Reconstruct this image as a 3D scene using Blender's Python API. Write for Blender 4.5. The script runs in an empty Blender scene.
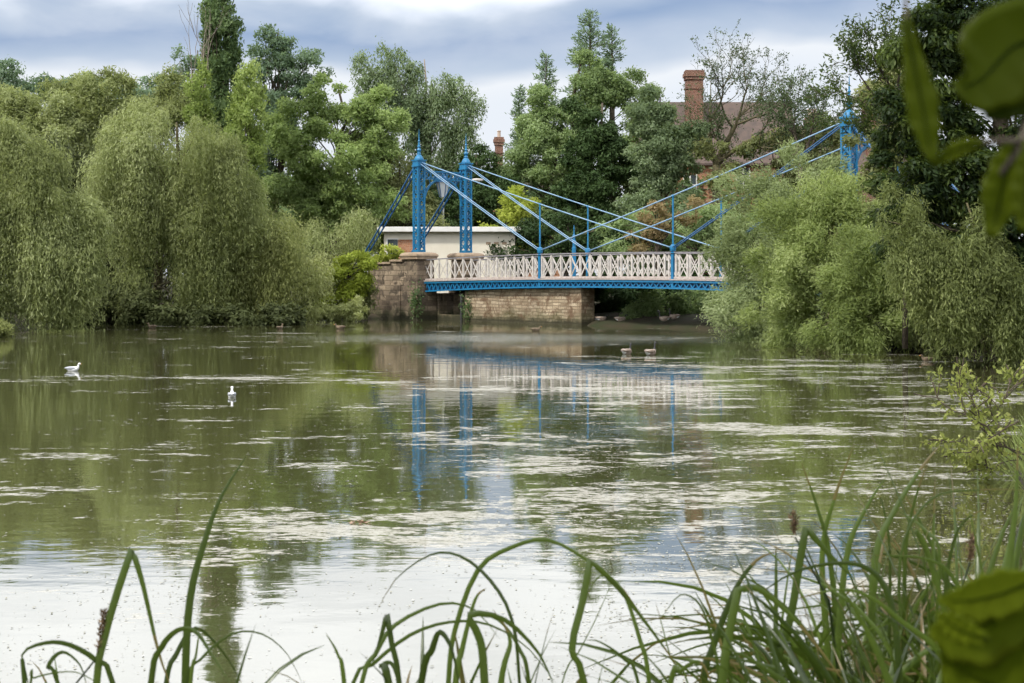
import bpy, bmesh, math, random
import numpy as np
from mathutils import Vector, Matrix

random.seed(7)
R = np.random.default_rng(11)
scene = bpy.context.scene
COL = scene.collection
CAMH, HORY, F = 2.3, 275.0, 1400.0

def P(px, py, D):
    """point of the place seen at pixel (px,py), D metres out"""
    return np.array([(px - 512.0) / F * D, D, CAMH + (HORY - py) / F * D])

# ------------------------------------------------------------------ helpers
def tag(o, label=None, cat=None, group=None, kind=None):
    if label: o['label'] = label
    if cat: o['category'] = cat
    if group: o['group'] = group
    if kind: o['kind'] = kind
    return o

def empty(name, loc, rz=0.0):
    o = bpy.data.objects.new(name, None)
    COL.objects.link(o)
    o.location = tuple(loc)
    o.rotation_euler = (0, 0, rz)
    o.empty_display_size = 0.3
    return o

class MB:
    """collects shapes into one mesh"""
    def __init__(s):
        s.v, s.f, s.m = [], [], []
    def add(s, vs, fs, m=0):
        b = len(s.v)
        s.v.extend([tuple(map(float, p)) for p in vs])
        s.f.extend([tuple(b + i for i in f) for f in fs])
        s.m.extend([m] * len(fs))
    def box(s, a, b, m=0):
        (x0, y0, z0), (x1, y1, z1) = a, b
        s.add([(x0,y0,z0),(x1,y0,z0),(x1,y1,z0),(x0,y1,z0),(x0,y0,z1),(x1,y0,z1),(x1,y1,z1),(x0,y1,z1)],
              [(0,3,2,1),(4,5,6,7),(0,1,5,4),(1,2,6,5),(2,3,7,6),(3,0,4,7)], m)
    def bar(s, p, q, w, d, m=0, up=(0,0,1)):
        """rectangular bar from p to q; w across, d the other way"""
        p, q = Vector(p), Vector(q)
        t = (q - p).normalized(); u = Vector(up)
        if abs(t.dot(u)) > .98: u = Vector((0,1,0))
        a = t.cross(u).normalized() * w / 2; b = t.cross(a).normalized() * d / 2
        vs = [p-a-b, p+a-b, p+a+b, p-a+b, q-a-b, q+a-b, q+a+b, q-a+b]
        s.add(vs, [(0,3,2,1),(4,5,6,7),(0,1,5,4),(1,2,6,5),(2,3,7,6),(3,0,4,7)], m)
    def tube(s, pts, rad, n=6, m=0, cap=True):
        pts = [Vector(p) for p in pts]
        if not hasattr(rad, '__len__'): rad = [rad] * len(pts)
        vs = []; fs = []
        a = None
        for i, p in enumerate(pts):
            t = (pts[min(i+1, len(pts)-1)] - pts[max(i-1, 0)])
            t = t.normalized() if t.length > 1e-9 else Vector((0,0,1))
            if a is None:
                a = t.orthogonal().normalized()
            else:
                a = (a - t * a.dot(t))
                a = a.normalized() if a.length > 1e-6 else t.orthogonal().normalized()
            b = t.cross(a)
            for k in range(n):
                th = 2 * math.pi * k / n
                vs.append(p + (a * math.cos(th) + b * math.sin(th)) * rad[i])
        for i in range(len(pts) - 1):
            for k in range(n):
                fs.append((i*n+k, i*n+(k+1)%n, (i+1)*n+(k+1)%n, (i+1)*n+k))
        if cap:
            fs.append(tuple(range(n-1, -1, -1))); fs.append(tuple((len(pts)-1)*n + k for k in range(n)))
        s.add(vs, fs, m)
    def lathe(s, prof, c=(0,0,0), n=12, m=0, rot=0.0):
        vs = []; fs = []
        for r, z in prof:
            for k in range(n):
                th = 2*math.pi*k/n + rot
                vs.append((c[0]+r*math.cos(th), c[1]+r*math.sin(th), c[2]+z))
        for i in range(len(prof)-1):
            for k in range(n):
                fs.append((i*n+k, i*n+(k+1)%n, (i+1)*n+(k+1)%n, (i+1)*n+k))
        fs.append(tuple(range(n-1,-1,-1))); fs.append(tuple((len(prof)-1)*n+k for k in range(n)))
        s.add(vs, fs, m)
    def build(s, name, mats, parent=None, smooth=False, bevel=0):
        me = bpy.data.meshes.new(name)
        me.from_pydata(s.v, [], s.f)
        if not isinstance(mats, (list, tuple)): mats = [mats]
        for m in mats: me.materials.append(m)
        me.polygons.foreach_set('material_index', s.m)
        if smooth: me.polygons.foreach_set('use_smooth', [True]*len(s.f))
        me.update()
        o = bpy.data.objects.new(name, me)
        COL.objects.link(o)
        if parent: o.parent = parent
        if bevel:
            b = o.modifiers.new('bevel', 'BEVEL'); b.width = bevel; b.segments = 2; b.limit_method = 'ANGLE'
        return o

# ------------------------------------------------------------------ materials
def newmat(name):
    m = bpy.data.materials.new(name); m.use_nodes = True
    nt = m.node_tree; nt.nodes.clear()
    return m, nt, nt.nodes, nt.links

def noise(nt, vec, scale, detail=4, rough=.55, dist=0):
    n = nt.nodes.new('ShaderNodeTexNoise')
    n.inputs['Scale'].default_value = scale; n.inputs['Detail'].default_value = detail
    n.inputs['Roughness'].default_value = rough; n.inputs['Distortion'].default_value = dist
    if vec is not None: nt.links.new(vec, n.inputs['Vector'])
    return n.outputs['Fac']

def ramp(nt, fac, stops, interp='LINEAR'):
    r = nt.nodes.new('ShaderNodeValToRGB'); r.color_ramp.interpolation = interp
    el = r.color_ramp.elements
    while len(el) < len(stops): el.new(.5)
    for e, (p, c) in zip(el, stops):
        e.position = p; e.color = (*c, 1) if len(c) == 3 else c
    if fac is not None: nt.links.new(fac, r.inputs['Fac'])
    return r.outputs['Color']

def mth(nt, op, a, b=None, c=None, clamp=False):
    n = nt.nodes.new('ShaderNodeMath'); n.operation = op; n.use_clamp = clamp
    for i, x in enumerate((a, b, c)):
        if x is None: continue
        if isinstance(x, (int, float)): n.inputs[i].default_value = x
        else: nt.links.new(x, n.inputs[i])
    return n.outputs[0]

def mixc(nt, fac, a, b, mode='MIX'):
    n = nt.nodes.new('ShaderNodeMix'); n.data_type = 'RGBA'; n.blend_type = mode
    for key, x in ((0, fac), (6, a), (7, b)):
        if isinstance(x, (int, float)): n.inputs[key].default_value = x
        elif isinstance(x, tuple): n.inputs[key].default_value = (*x, 1)
        else: nt.links.new(x, n.inputs[key])
    return n.outputs[2]

def sstep(nt, x, a, b):
    n = nt.nodes.new('ShaderNodeMapRange'); n.interpolation_type = 'SMOOTHSTEP'
    n.inputs['From Min'].default_value = a; n.inputs['From Max'].default_value = b
    nt.links.new(x, n.inputs['Value'])
    return n.outputs['Result']

def objco(nt): 
    return nt.nodes.new('ShaderNodeTexCoord').outputs['Object']

def simple(name, c0, c1=None, rough=.6, scale=6, bump=0.0, spec=.5, metal=0, detail=5, pos=(.35,.65)):
    m, nt, N, L = newmat(name)
    p = N.new('ShaderNodeBsdfPrincipled'); o = N.new('ShaderNodeOutputMaterial')
    L.new(p.outputs[0], o.inputs[0])
    p.inputs['Roughness'].default_value = rough; p.inputs['Metallic'].default_value = metal
    p.inputs['Specular IOR Level'].default_value = spec
    f = noise(nt, objco(nt), scale, detail)
    L.new(ramp(nt, f, [(pos[0], c0), (pos[1], c1 or tuple(x*.8 for x in c0))]), p.inputs['Base Color'])
    if bump:
        b = N.new('ShaderNodeBump'); b.inputs['Strength'].default_value = bump; b.inputs['Distance'].default_value = .02
        L.new(noise(nt, objco(nt), scale*4, 6), b.inputs['Height']); L.new(b.outputs[0], p.inputs['Normal'])
    return m

def leafmat(name, dark, mid, light, trans=.3, rough=.6, spec=.15, gain=1.42):
    dark, mid, light = [tuple(x*gain*k for x, k in zip(c, (.96, 1.0, 1.0))) for c in (dark, mid, light)]
    if trans > .2: trans += .08
    m, nt, N, L = newmat(name)
    at = N.new('ShaderNodeAttribute'); at.attribute_name = 'v'
    c = ramp(nt, at.outputs['Fac'], [(0.05, dark), (.5, mid), (.95, light)])
    p = N.new('ShaderNodeBsdfPrincipled'); p.inputs['Roughness'].default_value = rough
    p.inputs['Specular IOR Level'].default_value = spec
    L.new(c, p.inputs['Base Color'])
    t = N.new('ShaderNodeBsdfTranslucent')
    L.new(mixc(nt, .5, c, tuple(min(1, x*1.5) for x in (light[0], light[1]*1.05, light[2]*.6))), t.inputs['Color'])
    mx = N.new('ShaderNodeMixShader'); mx.inputs[0].default_value = trans
    L.new(p.outputs[0], mx.inputs[1]); L.new(t.outputs[0], mx.inputs[2])
    o = N.new('ShaderNodeOutputMaterial'); L.new(mx.outputs[0], o.inputs[0])
    return m

def masonry(name, stops, mortar, bw, bh, msize=.012, uv='x+y', offs=.5, stain=None, moss=0, bumpd=.02):
    """coursed stone or brick: u runs along the wall (local x + y), v is height"""
    m, nt, N, L = newmat(name)
    co = objco(nt)
    s = N.new('ShaderNodeSeparateXYZ'); L.new(co, s.inputs[0])
    u = mth(nt, 'ADD', s.outputs[0], s.outputs[1])
    c = N.new('ShaderNodeCombineXYZ'); L.new(u, c.inputs[0]); L.new(s.outputs[2], c.inputs[1])
    wob = noise(nt, c.outputs[0], 2.2, 3)
    c2 = N.new('ShaderNodeCombineXYZ')
    L.new(mth(nt, 'ADD', u, mth(nt, 'MULTIPLY', wob, .22)), c2.inputs[0])
    L.new(mth(nt, 'ADD', s.outputs[2], mth(nt, 'MULTIPLY', noise(nt, c.outputs[0], 1.3, 2), .12)), c2.inputs[1])
    b = N.new('ShaderNodeTexBrick'); L.new(c2.outputs[0], b.inputs['Vector'])
    b.inputs['Scale'].default_value = 1; b.inputs['Brick Width'].default_value = bw
    b.inputs['Row Height'].default_value = bh; b.inputs['Mortar Size'].default_value = msize
    b.inputs['Mortar Smooth'].default_value = .3; b.offset = offs; b.squash = 1.3; b.squash_frequency = 3
    b.inputs['Color1'].default_value = (0,0,0,1); b.inputs['Color2'].default_value = (1,1,1,1)
    b.inputs['Mortar'].default_value = (.5,.5,.5,1)
    col = ramp(nt, b.outputs['Color'], stops)
    big = noise(nt, co, .9, 6, .65)
    col = mixc(nt, .8, col, ramp(nt, big, [(.3, (.45,.43,.4)), (.7, (1.15,1.12,1.05))]), 'MULTIPLY')
    fine = noise(nt, co, 22, 5, .7)
    col = mixc(nt, .8, col, ramp(nt, fine, [(.3, (.6,.6,.6)), (.7, (1.2,1.2,1.2))]), 'MULTIPLY')
    col = mixc(nt, b.outputs['Fac'], col, mortar)
    if stain:
        sn = noise(nt, co, 1.7, 7, .7, .6)
        col = mixc(nt, sstep(nt, sn, .46, .62), col, stain)
    if moss:
        lo = mth(nt, 'ADD', mth(nt, 'MULTIPLY', s.outputs[2], -.5), noise(nt, co, 1.3, 6, .7))
        col = mixc(nt, mth(nt, 'MULTIPLY', sstep(nt, lo, .12, .42), moss), col, (.05,.07,.02))
        tide = mth(nt, 'ADD', s.outputs[2], mth(nt, 'MULTIPLY', noise(nt, co, 2.5, 5, .7), -.5))
        tn = N.new('ShaderNodeMapRange'); tn.inputs['From Min'].default_value = .08; tn.inputs['From Max'].default_value = -.12; L.new(tide, tn.inputs['Value'])
        col = mixc(nt, mth(nt, 'MULTIPLY', tn.outputs[0], .8), col, (.035,.035,.022))
    p = N.new('ShaderNodeBsdfPrincipled'); p.inputs['Roughness'].default_value = .9
    p.inputs['Specular IOR Level'].default_value = .2
    L.new(col, p.inputs['Base Color'])
    bp = N.new('ShaderNodeBump'); bp.inputs['Distance'].default_value = bumpd; bp.inputs['Strength'].default_value = 1
    h = mth(nt, 'ADD', mth(nt, 'MULTIPLY', b.outputs['Fac'], -1.2), mth(nt, 'MULTIPLY', noise(nt, co, 9, 6, .7), 1.6))
    L.new(h, bp.inputs['Height']); L.new(bp.outputs[0], p.inputs['Normal'])
    o = N.new('ShaderNodeOutputMaterial'); L.new(p.outputs[0], o.inputs[0])
    return m

BLUE = simple('blue_paint', (.010,.175,.38), (.008,.145,.33), rough=.38, scale=3, bump=.05)
BLUED = simple('dark_blue_paint', (.02,.11,.28), (.02,.09,.22), rough=.45, scale=3)
def worn(name, c0, c1, rust, amt, rough=.42):
    m, nt, N, L = newmat(name); co = objco(nt)
    p = N.new('ShaderNodeBsdfPrincipled'); o = N.new('ShaderNodeOutputMaterial'); L.new(p.outputs[0], o.inputs[0])
    p.inputs['Roughness'].default_value = rough
    c = ramp(nt, noise(nt, co, 2.3, 6, .65), [(.3, c0), (.7, c1)])
    c = mixc(nt, mth(nt, 'MULTIPLY', sstep(nt, noise(nt, co, 6.5, 7, .72, .5), .57, .72), amt), c, rust)
    c = mixc(nt, mth(nt, 'MULTIPLY', sstep(nt, noise(nt, co, 19, 5, .7), .62, .75), amt), c, (.12,.07,.045))
    L.new(c, p.inputs['Base Color'])
    b = N.new('ShaderNodeBump'); b.inputs['Strength'].default_value = .3; b.inputs['Distance'].default_value = .01
    L.new(noise(nt, co, 30, 5, .7), b.inputs['Height']); L.new(b.outputs[0], p.inputs['Normal'])
    return m
BLUE = worn('blue_paint', (.012,.185,.37), (.010,.135,.30), (.05,.10,.15), .55)
WHITE = worn('white_paint', (.80,.79,.77), (.68,.66,.63), (.30,.25,.20), .5)
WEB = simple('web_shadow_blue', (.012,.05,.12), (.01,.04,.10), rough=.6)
CABLE = simple('cable_paint', (.26,.38,.52), (.14,.28,.45), rough=.4, scale=3)
WHITE = simple('white_paint', (.60,.57,.54), (.42,.38,.34), rough=.5, scale=5, bump=.05)
RAILTOP = simple('weathered_rail', (.26,.25,.27), (.17,.16,.17), rough=.6, scale=6)
PINKW = simple('dusty_white_beam', (.50,.44,.41), (.32,.27,.24), rough=.6, scale=7)
DECK = simple('deck_tarmac', (.10,.10,.10), (.07,.07,.07), rough=.9)
STONE = masonry('pier_stone', [(0,(.14,.11,.085)),(.35,(.24,.19,.145)),(.7,(.34,.275,.205)),(1,(.44,.355,.265))], (.15,.12,.085), .55, .26, .02, stain=(.075,.06,.045), moss=.45)
YSTONE = masonry('pale_sandstone', [(0,(.33,.26,.18)),(.3,(.48,.39,.28)),(.7,(.58,.48,.35)),(1,(.64,.54,.41))], (.24,.19,.13), .42, .155, .02, stain=(.17,.11,.07), moss=.5, bumpd=.03)
CAPST = simple('cap_stone', (.36,.27,.19), (.24,.18,.12), rough=.9, scale=5, bump=.5)
BRICK = masonry('red_brick', [(0,(.13,.055,.04)),(.5,(.19,.075,.05)),(1,(.26,.11,.075))], (.36,.28,.22), .23, .075, .01, bumpd=.006)
BRICKO = masonry('orange_brick', [(0,(.42,.17,.09)),(.5,(.52,.23,.12)),(1,(.58,.29,.17))], (.42,.33,.25), .23, .075, .01, bumpd=.006)
SLATE = simple('roof_tiles', (.115,.080,.065), (.075,.056,.048), rough=.8, scale=2, bump=.5)
CREAM = simple('cream_render', (.76,.71,.60), (.69,.64,.53), rough=.8, scale=1.2)
ROOFW = simple('white_fascia', (.76,.75,.73), (.66,.65,.62), rough=.6, scale=2)
GLASS = simple('dark_window_glass', (.06,.08,.09), (.04,.05,.06), rough=.1, scale=2, spec=.8)
LAMPG = simple('lantern_glass', (.50,.53,.57), (.44,.47,.50), rough=.15, scale=2, spec=.8)
LAMPP = simple('pale_grey_paint', (.48,.50,.50), (.40,.42,.42), rough=.5)
BARK = simple('bark', (.11,.085,.06), (.055,.045,.033), rough=.95, scale=9, bump=.8)
BARKP = simple('pale_bark', (.30,.26,.21), (.17,.14,.11), rough=.95, scale=9, bump=.5)
BARKG = simple('mossy_bark', (.14,.12,.06), (.07,.065,.035), rough=.95, scale=9, bump=.6)
POT = simple('clay_pot', (.50,.40,.32), (.42,.32,.25), rough=.8)

# greens; the shaded ash and willow leaves have shade in their colour
WIL  = leafmat('willow_leaf', (.058,.068,.026), (.162,.178,.075), (.36,.38,.20), .30)
WILY = leafmat('willow_leaf_yellow', (.068,.078,.028), (.188,.196,.078), (.39,.40,.20), .30)
WILG = leafmat('grey_willow_leaf', (.090,.110,.050), (.185,.215,.105), (.33,.36,.21), .28)
WILB = leafmat('bright_willow_leaf', (.065,.085,.028), (.165,.200,.070), (.34,.37,.17), .32)
ASH  = leafmat('ash_leaf', (0.074, 0.103, 0.044), (0.163, 0.211, 0.094), (0.294, 0.350, 0.182), .32)
ASHG = leafmat('cool_green_leaf', (0.053, 0.082, 0.055), (0.116, 0.160, 0.104), (0.210, 0.268, 0.182), .30)
BIR  = leafmat('birch_leaf', (0.063, 0.088, 0.047), (0.137, 0.173, 0.094), (0.252, 0.299, 0.182), .28)
ASHL = leafmat('light_ash_leaf', (.090,.120,.045), (.190,.240,.090), (.32,.38,.17), .32)
DARK = leafmat('evergreen_leaf', (.016,.030,.010), (.036,.060,.020), (.075,.110,.038), .15, rough=.55, spec=.12)
YEL  = leafmat('yellow_green_leaf', (0.095, 0.118, 0.016), (0.210, 0.247, 0.039), (0.357, 0.371, 0.091), .35)
POP  = leafmat('poplar_leaf', (0.037, 0.062, 0.026), (0.084, 0.124, 0.052), (0.168, 0.216, 0.104), .28)
POPL = leafmat('young_poplar_leaf', (0.079, 0.108, 0.026), (0.163, 0.206, 0.058), (0.273, 0.319, 0.117), .30)
OLV  = leafmat('mixed_shrub_leaf', (0.063, 0.072, 0.029), (0.147, 0.160, 0.068), (0.273, 0.268, 0.130), .28)
ORG  = leafmat('turning_leaf', (0.116, 0.093, 0.046), (0.200, 0.154, 0.078), (0.326, 0.237, 0.143), .28)
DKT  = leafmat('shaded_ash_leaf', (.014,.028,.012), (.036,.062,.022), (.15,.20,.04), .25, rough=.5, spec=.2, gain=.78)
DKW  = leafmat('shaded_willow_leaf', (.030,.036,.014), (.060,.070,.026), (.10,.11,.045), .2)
ASHT = leafmat('small_twig_leaf', (.035,.055,.028), (.075,.105,.050), (.14,.18,.09), .25, gain=1)
HNG  = leafmat('hanging_willow_leaf', (.045,.055,.020), (.120,.138,.052), (.27,.29,.12), .3)

# ------------------------------------------------------------------ foliage
def unit(a):
    return a / np.maximum(np.linalg.norm(a, axis=-1, keepdims=True), 1e-9)

def leaf_object(name, C, DIR, SIDE, L, W, V, mat, parent, origin):
    n = len(C)
    C = C - np.asarray(origin)
    L = L[:, None]; W = W[:, None]
    nrm = unit(np.cross(DIR, SIDE))
    co = np.empty((n, 4, 3), np.float32)
    co[:, 0] = C
    co[:, 1] = C + DIR*L*.45 + SIDE*W*.5 + nrm*W*.12
    co[:, 2] = C + DIR*L
    co[:, 3] = C + DIR*L*.45 - SIDE*W*.5 + nrm*W*.12
    me = bpy.data.meshes.new(name)
    me.vertices.add(n*4); me.loops.add(n*4); me.polygons.add(n)
    me.vertices.foreach_set('co', co.ravel())
    me.loops.foreach_set('vertex_index', np.arange(n*4, dtype=np.int32))
    me.polygons.foreach_set('loop_start', np.arange(0, n*4, 4, dtype=np.int32))
    me.polygons.foreach_set('loop_total', np.full(n, 4, np.int32))
    me.update(calc_edges=True)
    a = me.attributes.new('v', 'FLOAT', 'FACE'); a.data.foreach_set('value', np.clip(V, 0, 1).astype(np.float32))
    me.materials.append(mat)
    o = bpy.data.objects.new(name, me); COL.objects.link(o)
    if parent: o.parent = parent
    return o

def lump(p, s=1.0, ph=0.0):
    """cheap smooth noise in -1..1"""
    x, y, z = p[:,0]*s+ph, p[:,1]*s+ph*1.7, p[:,2]*s-ph
    return (np.sin(x*1.1+1.3*np.sin(z*.9+y*.4)) + np.sin(z*1.7+1.1*np.sin(x*1.3)) + np.sin(y*1.3+z*.6+x*.5))/3

def ell_world(ells, D):
    out = []
    for e in ells:
        px, py, rx, ry = e[:4]; dd = e[4] if len(e) > 4 else 0.0; k = e[5] if len(e) > 5 else .8
        d = D + dd
        out.append((P(px, py, d), np.array([rx/F*d, max(rx, ry*.6)/F*d*k, ry/F*d])))
    return out

def clump_centres(ells, dens, rlo=.45, zmin=.25, backkeep=.35, carve=0):
    cs, outs = [], []
    for i, (c, r) in enumerate(ells):
        area = 2.6 * math.pi * ((r[0]*r[2])**1.0 + r[0]*r[1]*.5 + r[1]*r[2]*.5) / 1.5
        n = int(area * dens)
        d = unit(R.normal(size=(n, 3)))
        keep = (d[:,1] < .3) | (R.random(n) < backkeep)
        d = d[keep]
        u = R.random(len(d))
        rad = (1 - (1-rlo)*u**1.6) * (1 + .13*lump(d, 3.1, i*2.1) + .10*R.normal(size=len(d)))
        p = c + d * r * rad[:, None]
        ok = p[:,2] > zmin
        if carve: ok &= (lump(p, carve, 3.3) > -.33) | (rad < .66)
        for j, (c2, r2) in enumerate(ells):
            if j == i: continue
            ok &= (np.linalg.norm((p-c2)/r2, axis=1) > .62) | (R.random(len(p)) < .12)
        cs.append(p[ok]); outs.append(unit(d[ok]/r))
    return np.concatenate(cs), np.concatenate(outs)

def leaves_ball(cs, outs, per, rc, ll, lw, droop=.2, flat=.75, outw=.5, ph=0):
    n = len(cs); k = R.poisson(per, n).clip(4)
    idx = np.repeat(np.arange(n), k); m = len(idx)
    sc = (R.random(n)*.8 + .6)[idx]
    off = R.normal(size=(m,3)) * rc * sc[:,None] * np.array([1,1,flat])
    C = cs[idx] + off
    d = unit(R.normal(size=(m,3)) + outs[idx]*outw + np.array([0,0,-droop]))
    s = unit(np.cross(d, R.normal(size=(m,3))))
    cv = R.random(n)[idx]
    V = .36 + .30*lump(cs, .55, ph)[idx] + .34*(cv-.5) + .30*(R.random(m)-.3) + .12*off[:,2]/rc
    return C, d, s, ll*(.6+.8*R.random(m)), lw*(.6+.8*R.random(m)), V

def leaves_strand(cs, outs, per, L, grav, ll, lw, up=.1, spread=.45, jit=.5, ph=0, nper=1.0, side=.05):
    n = len(cs)
    d0 = unit(outs*np.array([1,1,.6]) + R.normal(size=(n,3))*spread + np.array([0,0,up]))
    Ls = L*(.45+.9*R.random(n))
    idx = np.repeat(np.arange(n), per); m = len(idx)
    t = R.random(m)
    pos = cs[idx] + d0[idx]*(Ls[idx]*t)[:,None] + np.array([0,0,-1.0])*(grav*Ls[idx]*t*t)[:,None]
    pos += R.normal(size=(m,3))*side
    tan = unit(d0[idx] + np.array([0,0,-2.0])*(grav*t)[:,None])
    d = unit(tan + R.normal(size=(m,3))*jit)
    s = unit(np.cross(d, R.normal(size=(m,3))))
    V = .36 + .30*lump(cs, .5, ph)[idx] + .40*(R.random(n)[idx]-.5) + .26*(R.random(m)-.3) + .10*(t-.5)
    pos[:,2] = np.maximum(pos[:,2], .04)
    return pos, d, s, ll*(.6+.8*R.random(m)), lw*(.6+.8*R.random(m)), V

def leaves_puff(cs, outs, rp, ld, ll, lw, droop=.3, jit=1.0, vert=.8, hang=0.0, outw=0.2, rough_n=.5, stretch=0.0, ph=0, core=.14, thin=1.0, streak=0.0, leafvar=.30):
    """leaves laid over rounded sprays of foliage: each spray is a dome of leaves facing outwards with gaps, so it takes light like foliage does"""
    n = len(cs); rs = rp*(.55+.9*R.random(n))
    k = np.maximum(8, (ld*thin*4*math.pi*rs**2*.55).astype(int)); idx = np.repeat(np.arange(n), k); m = len(idx)
    d = unit(R.normal(size=(m,3)) + outs[idx]*.55 + np.array([0,0,.25]))
    inner = R.random(m) < core
    rad = .66 + .42*R.random(m); rad = np.where(R.random(m) < .10, rad*(1.1+.35*R.random(m)), rad); rad = np.where(inner, .35+.35*R.random(m), rad)
    phs = R.random(n)*9
    wob = np.sin(d[:,0]*5+phs[idx]) * np.sin(d[:,2]*5+phs[idx]*2) * .26 + np.sin(d[:,1]*9+phs[idx]*3)*np.sin(d[:,2]*11+phs[idx])*.12
    r = rs[idx]*rad*(1+wob)
    if streak:
        az = np.arctan2(d[:,1], d[:,0]); st = .5*np.sin(az*9+phs[idx]*5) + .5*np.sin(az*17+phs[idx]*9)
        r = r*(1+.13*st)
    sc = np.array([1,1,vert])
    pos = cs[idx] + d*sc*r[:,None] + outs[idx]*(stretch*rs[idx]*R.random(m))[:,None]
    if hang: pos[:,2] -= hang*rs[idx]*R.random(m)**1.5*np.clip(.6-d[:,2]*.5, 0, 1)
    nr = unit(d/np.array([1,1,max(vert,.5)]) + R.normal(size=(m,3))*rough_n)
    t = R.normal(size=(m,3))*jit*.6 + np.array([0,0,-droop]) + outs[idx]*outw + d*outw*.5
    t = unit(t - nr*(t*nr).sum(1)[:,None])
    s = np.cross(t, nr)
    big = np.where(inner, 1.7, 1.0)
    V = .40 + .26*lump(cs, .45, ph)[idx] + .36*(R.random(n)[idx]-.5) + leafvar*(R.random(m)-.4)
    if streak: V = V + streak*st
    pos[:,2] = np.maximum(pos[:,2], .05)
    return pos, t, s, ll*(.6+.8*R.random(m))*big, lw*(.6+.8*R.random(m))*big, V

def qcurve(a, b, sag, n=7):
    a, b = np.asarray(a, float), np.asarray(b, float)
    t = np.linspace(0, 1, n)[:,None]
    p = a*(1-t) + b*t
    p[:,2] += (sag*4*t*(1-t))[:,0]
    p[1:-1] += R.normal(size=(n-2,3))*np.linalg.norm(b-a)*.018
    return p

def make_trunk(base, top, r0, r1, cs, mat, parent, nl=40, lean=None, rl=.05):
    mb = MB(); base = np.asarray(base, float); top = np.asarray(top, float)
    o = base.copy()
    sp = qcurve(base, top, 0, 9); sp[0] = base - np.array([0,0,.4])
    mb.tube(sp - o, np.linspace(r0, r1, 9), 8)
    H = top[2]-base[2]
    if len(cs):
        pick = R.choice(len(cs), min(nl, len(cs)), replace=False)
        for c in cs[pick]:
            h = np.clip((c[2]-base[2])/H*.75 - .05 + R.normal()*.05, .12, .97)
            k = h*8; i = int(min(k, 7)); a = sp[i]*(1-(k-i)) + sp[i+1]*(k-i)
            q = qcurve(a, c, .08*np.linalg.norm(c-a))
            r = min(rl*(1+.5*R.random()), r0*.5)
            mb.tube(q - o, np.linspace(r, .012, len(q)), 5, cap=False)
    return mb.build('trunk', mat, parent, smooth=True)

def tree(name, label, cat, D, ells, mat, kind='ball', dens=1.6, per=55, rc=.5, ll=.22, lw=.09, base=None, gz=.5,
         bark=None, r0=.3, group=None, nl=36, rlo=.45, top=None, crown='crown', zmin=.25, seed=0, backkeep=.16, rp=0, ld=100, carve=0, **kw):
    if rp: dens = .42/rp**2
    global R
    R = np.random.default_rng(100 + seed)
    E = ell_world(ells, D)
    cs, outs = clump_centres(E, dens, rlo, zmin, backkeep, carve)
    w = np.array([e[1][0]*e[1][2] for e in E]); cen = (np.array([e[0] for e in E])*w[:,None]).sum(0)/w.sum()
    b = np.array([cen[0] if base is None else base[0], cen[1] if base is None else base[1], gz])
    if 'willow' in name: b[1] += 3.5 if D > 52 else 2.0; b[0] += (-2.0 if b[0] < 0 else 1.2); r0 *= .6
    root = empty(name, b)
    tag(root, label, cat, group)
    tp = np.array([cen[0], cen[1], max(e[0][2]+e[1][2]*.55 for e in E)]) if top is None else np.asarray(top)
    if nl: make_trunk(b, tp, r0, r0*.18, cs, bark or BARK, root, nl)
    if 'grav' in kw: kind = 'strand'
    if rp: A = leaves_puff(cs, outs, rp, ld, ll, lw, ph=seed, **kw)
    elif kind == 'ball': A = leaves_ball(cs, outs, per, rc, ll, lw, ph=seed, **kw)
    else:
        gv = kw.pop('grav', 1.0); A = leaves_strand(cs, outs, per, rc, gv, ll, lw, ph=seed, **kw)
    leaf_object(crown, *A[:6], mat, root, b)
    return root

# recursive open branching for trees that show against the sky
def branch_tree(mb, tips, p, d, L, r, depth, spread=.5, up=.15, origin=None, minr=.008):
    n = 5; pts = [p]; q = p.copy(); dd = d.copy()
    for i in range(n):
        dd = unit(dd + R.normal(size=3)*.16 + np.array([0,0,up*.3]))
        q = q + dd*L/n; pts.append(q)
        if depth <= 1: tips.append((q.copy(), dd.copy()))
    rr = np.linspace(r, max(r*.6, minr), len(pts))
    mb.tube([x-origin for x in pts], rr, 5, cap=False)
    if depth == 0:
        tips.append((q, dd)); return
    k = 2 + (R.random() < .65)
    for j in range(k):
        nd = unit(dd + R.normal(size=3)*spread + np.array([0,0,up]))
        branch_tree(mb, tips, q, nd, L*(.66+.2*R.random()), rr[-1]*.75, depth-1, spread, up, origin, minr)
    if R.random() < .8:
        m_ = pts[2]
        nd = unit(d + R.normal(size=3)*spread*1.5)
        branch_tree(mb, tips, m_, nd, L*.6, rr[2]*.5, depth-1, spread, up, origin, minr)

# ------------------------------------------------------------------ world, sun, camera
SUN_EL, SUN_AZ = math.radians(50), math.radians(222)   # azimuth clockwise from +Y: behind the camera, to the left
w = bpy.data.worlds.new('World'); scene.world = w; w.use_nodes = True
nt = w.node_tree; N, L = nt.nodes, nt.links; N.clear()
sky = N.new('ShaderNodeTexSky'); sky.sky_type = 'NISHITA'; sky.sun_disc = False
sky.sun_elevation = SUN_EL; sky.sun_rotation = SUN_AZ
sky.air_density = 1.0; sky.dust_density = 2.0
tc = N.new('ShaderNodeTexCoord').outputs['Generated']
sp = N.new('ShaderNodeSeparateXYZ'); L.new(tc, sp.inputs[0])
mp = N.new('ShaderNodeMapping'); L.new(tc, mp.inputs['Vector']); mp.inputs['Scale'].default_value = (1, 1, 2.6)
mp.inputs['Location'].default_value = (.35, .1, .62)
n1 = noise(nt, mp.outputs[0], 3.6, 4, .45, .2)
n2 = noise(nt, mp.outputs[0], 9.0, 5, .5, .3)
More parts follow.
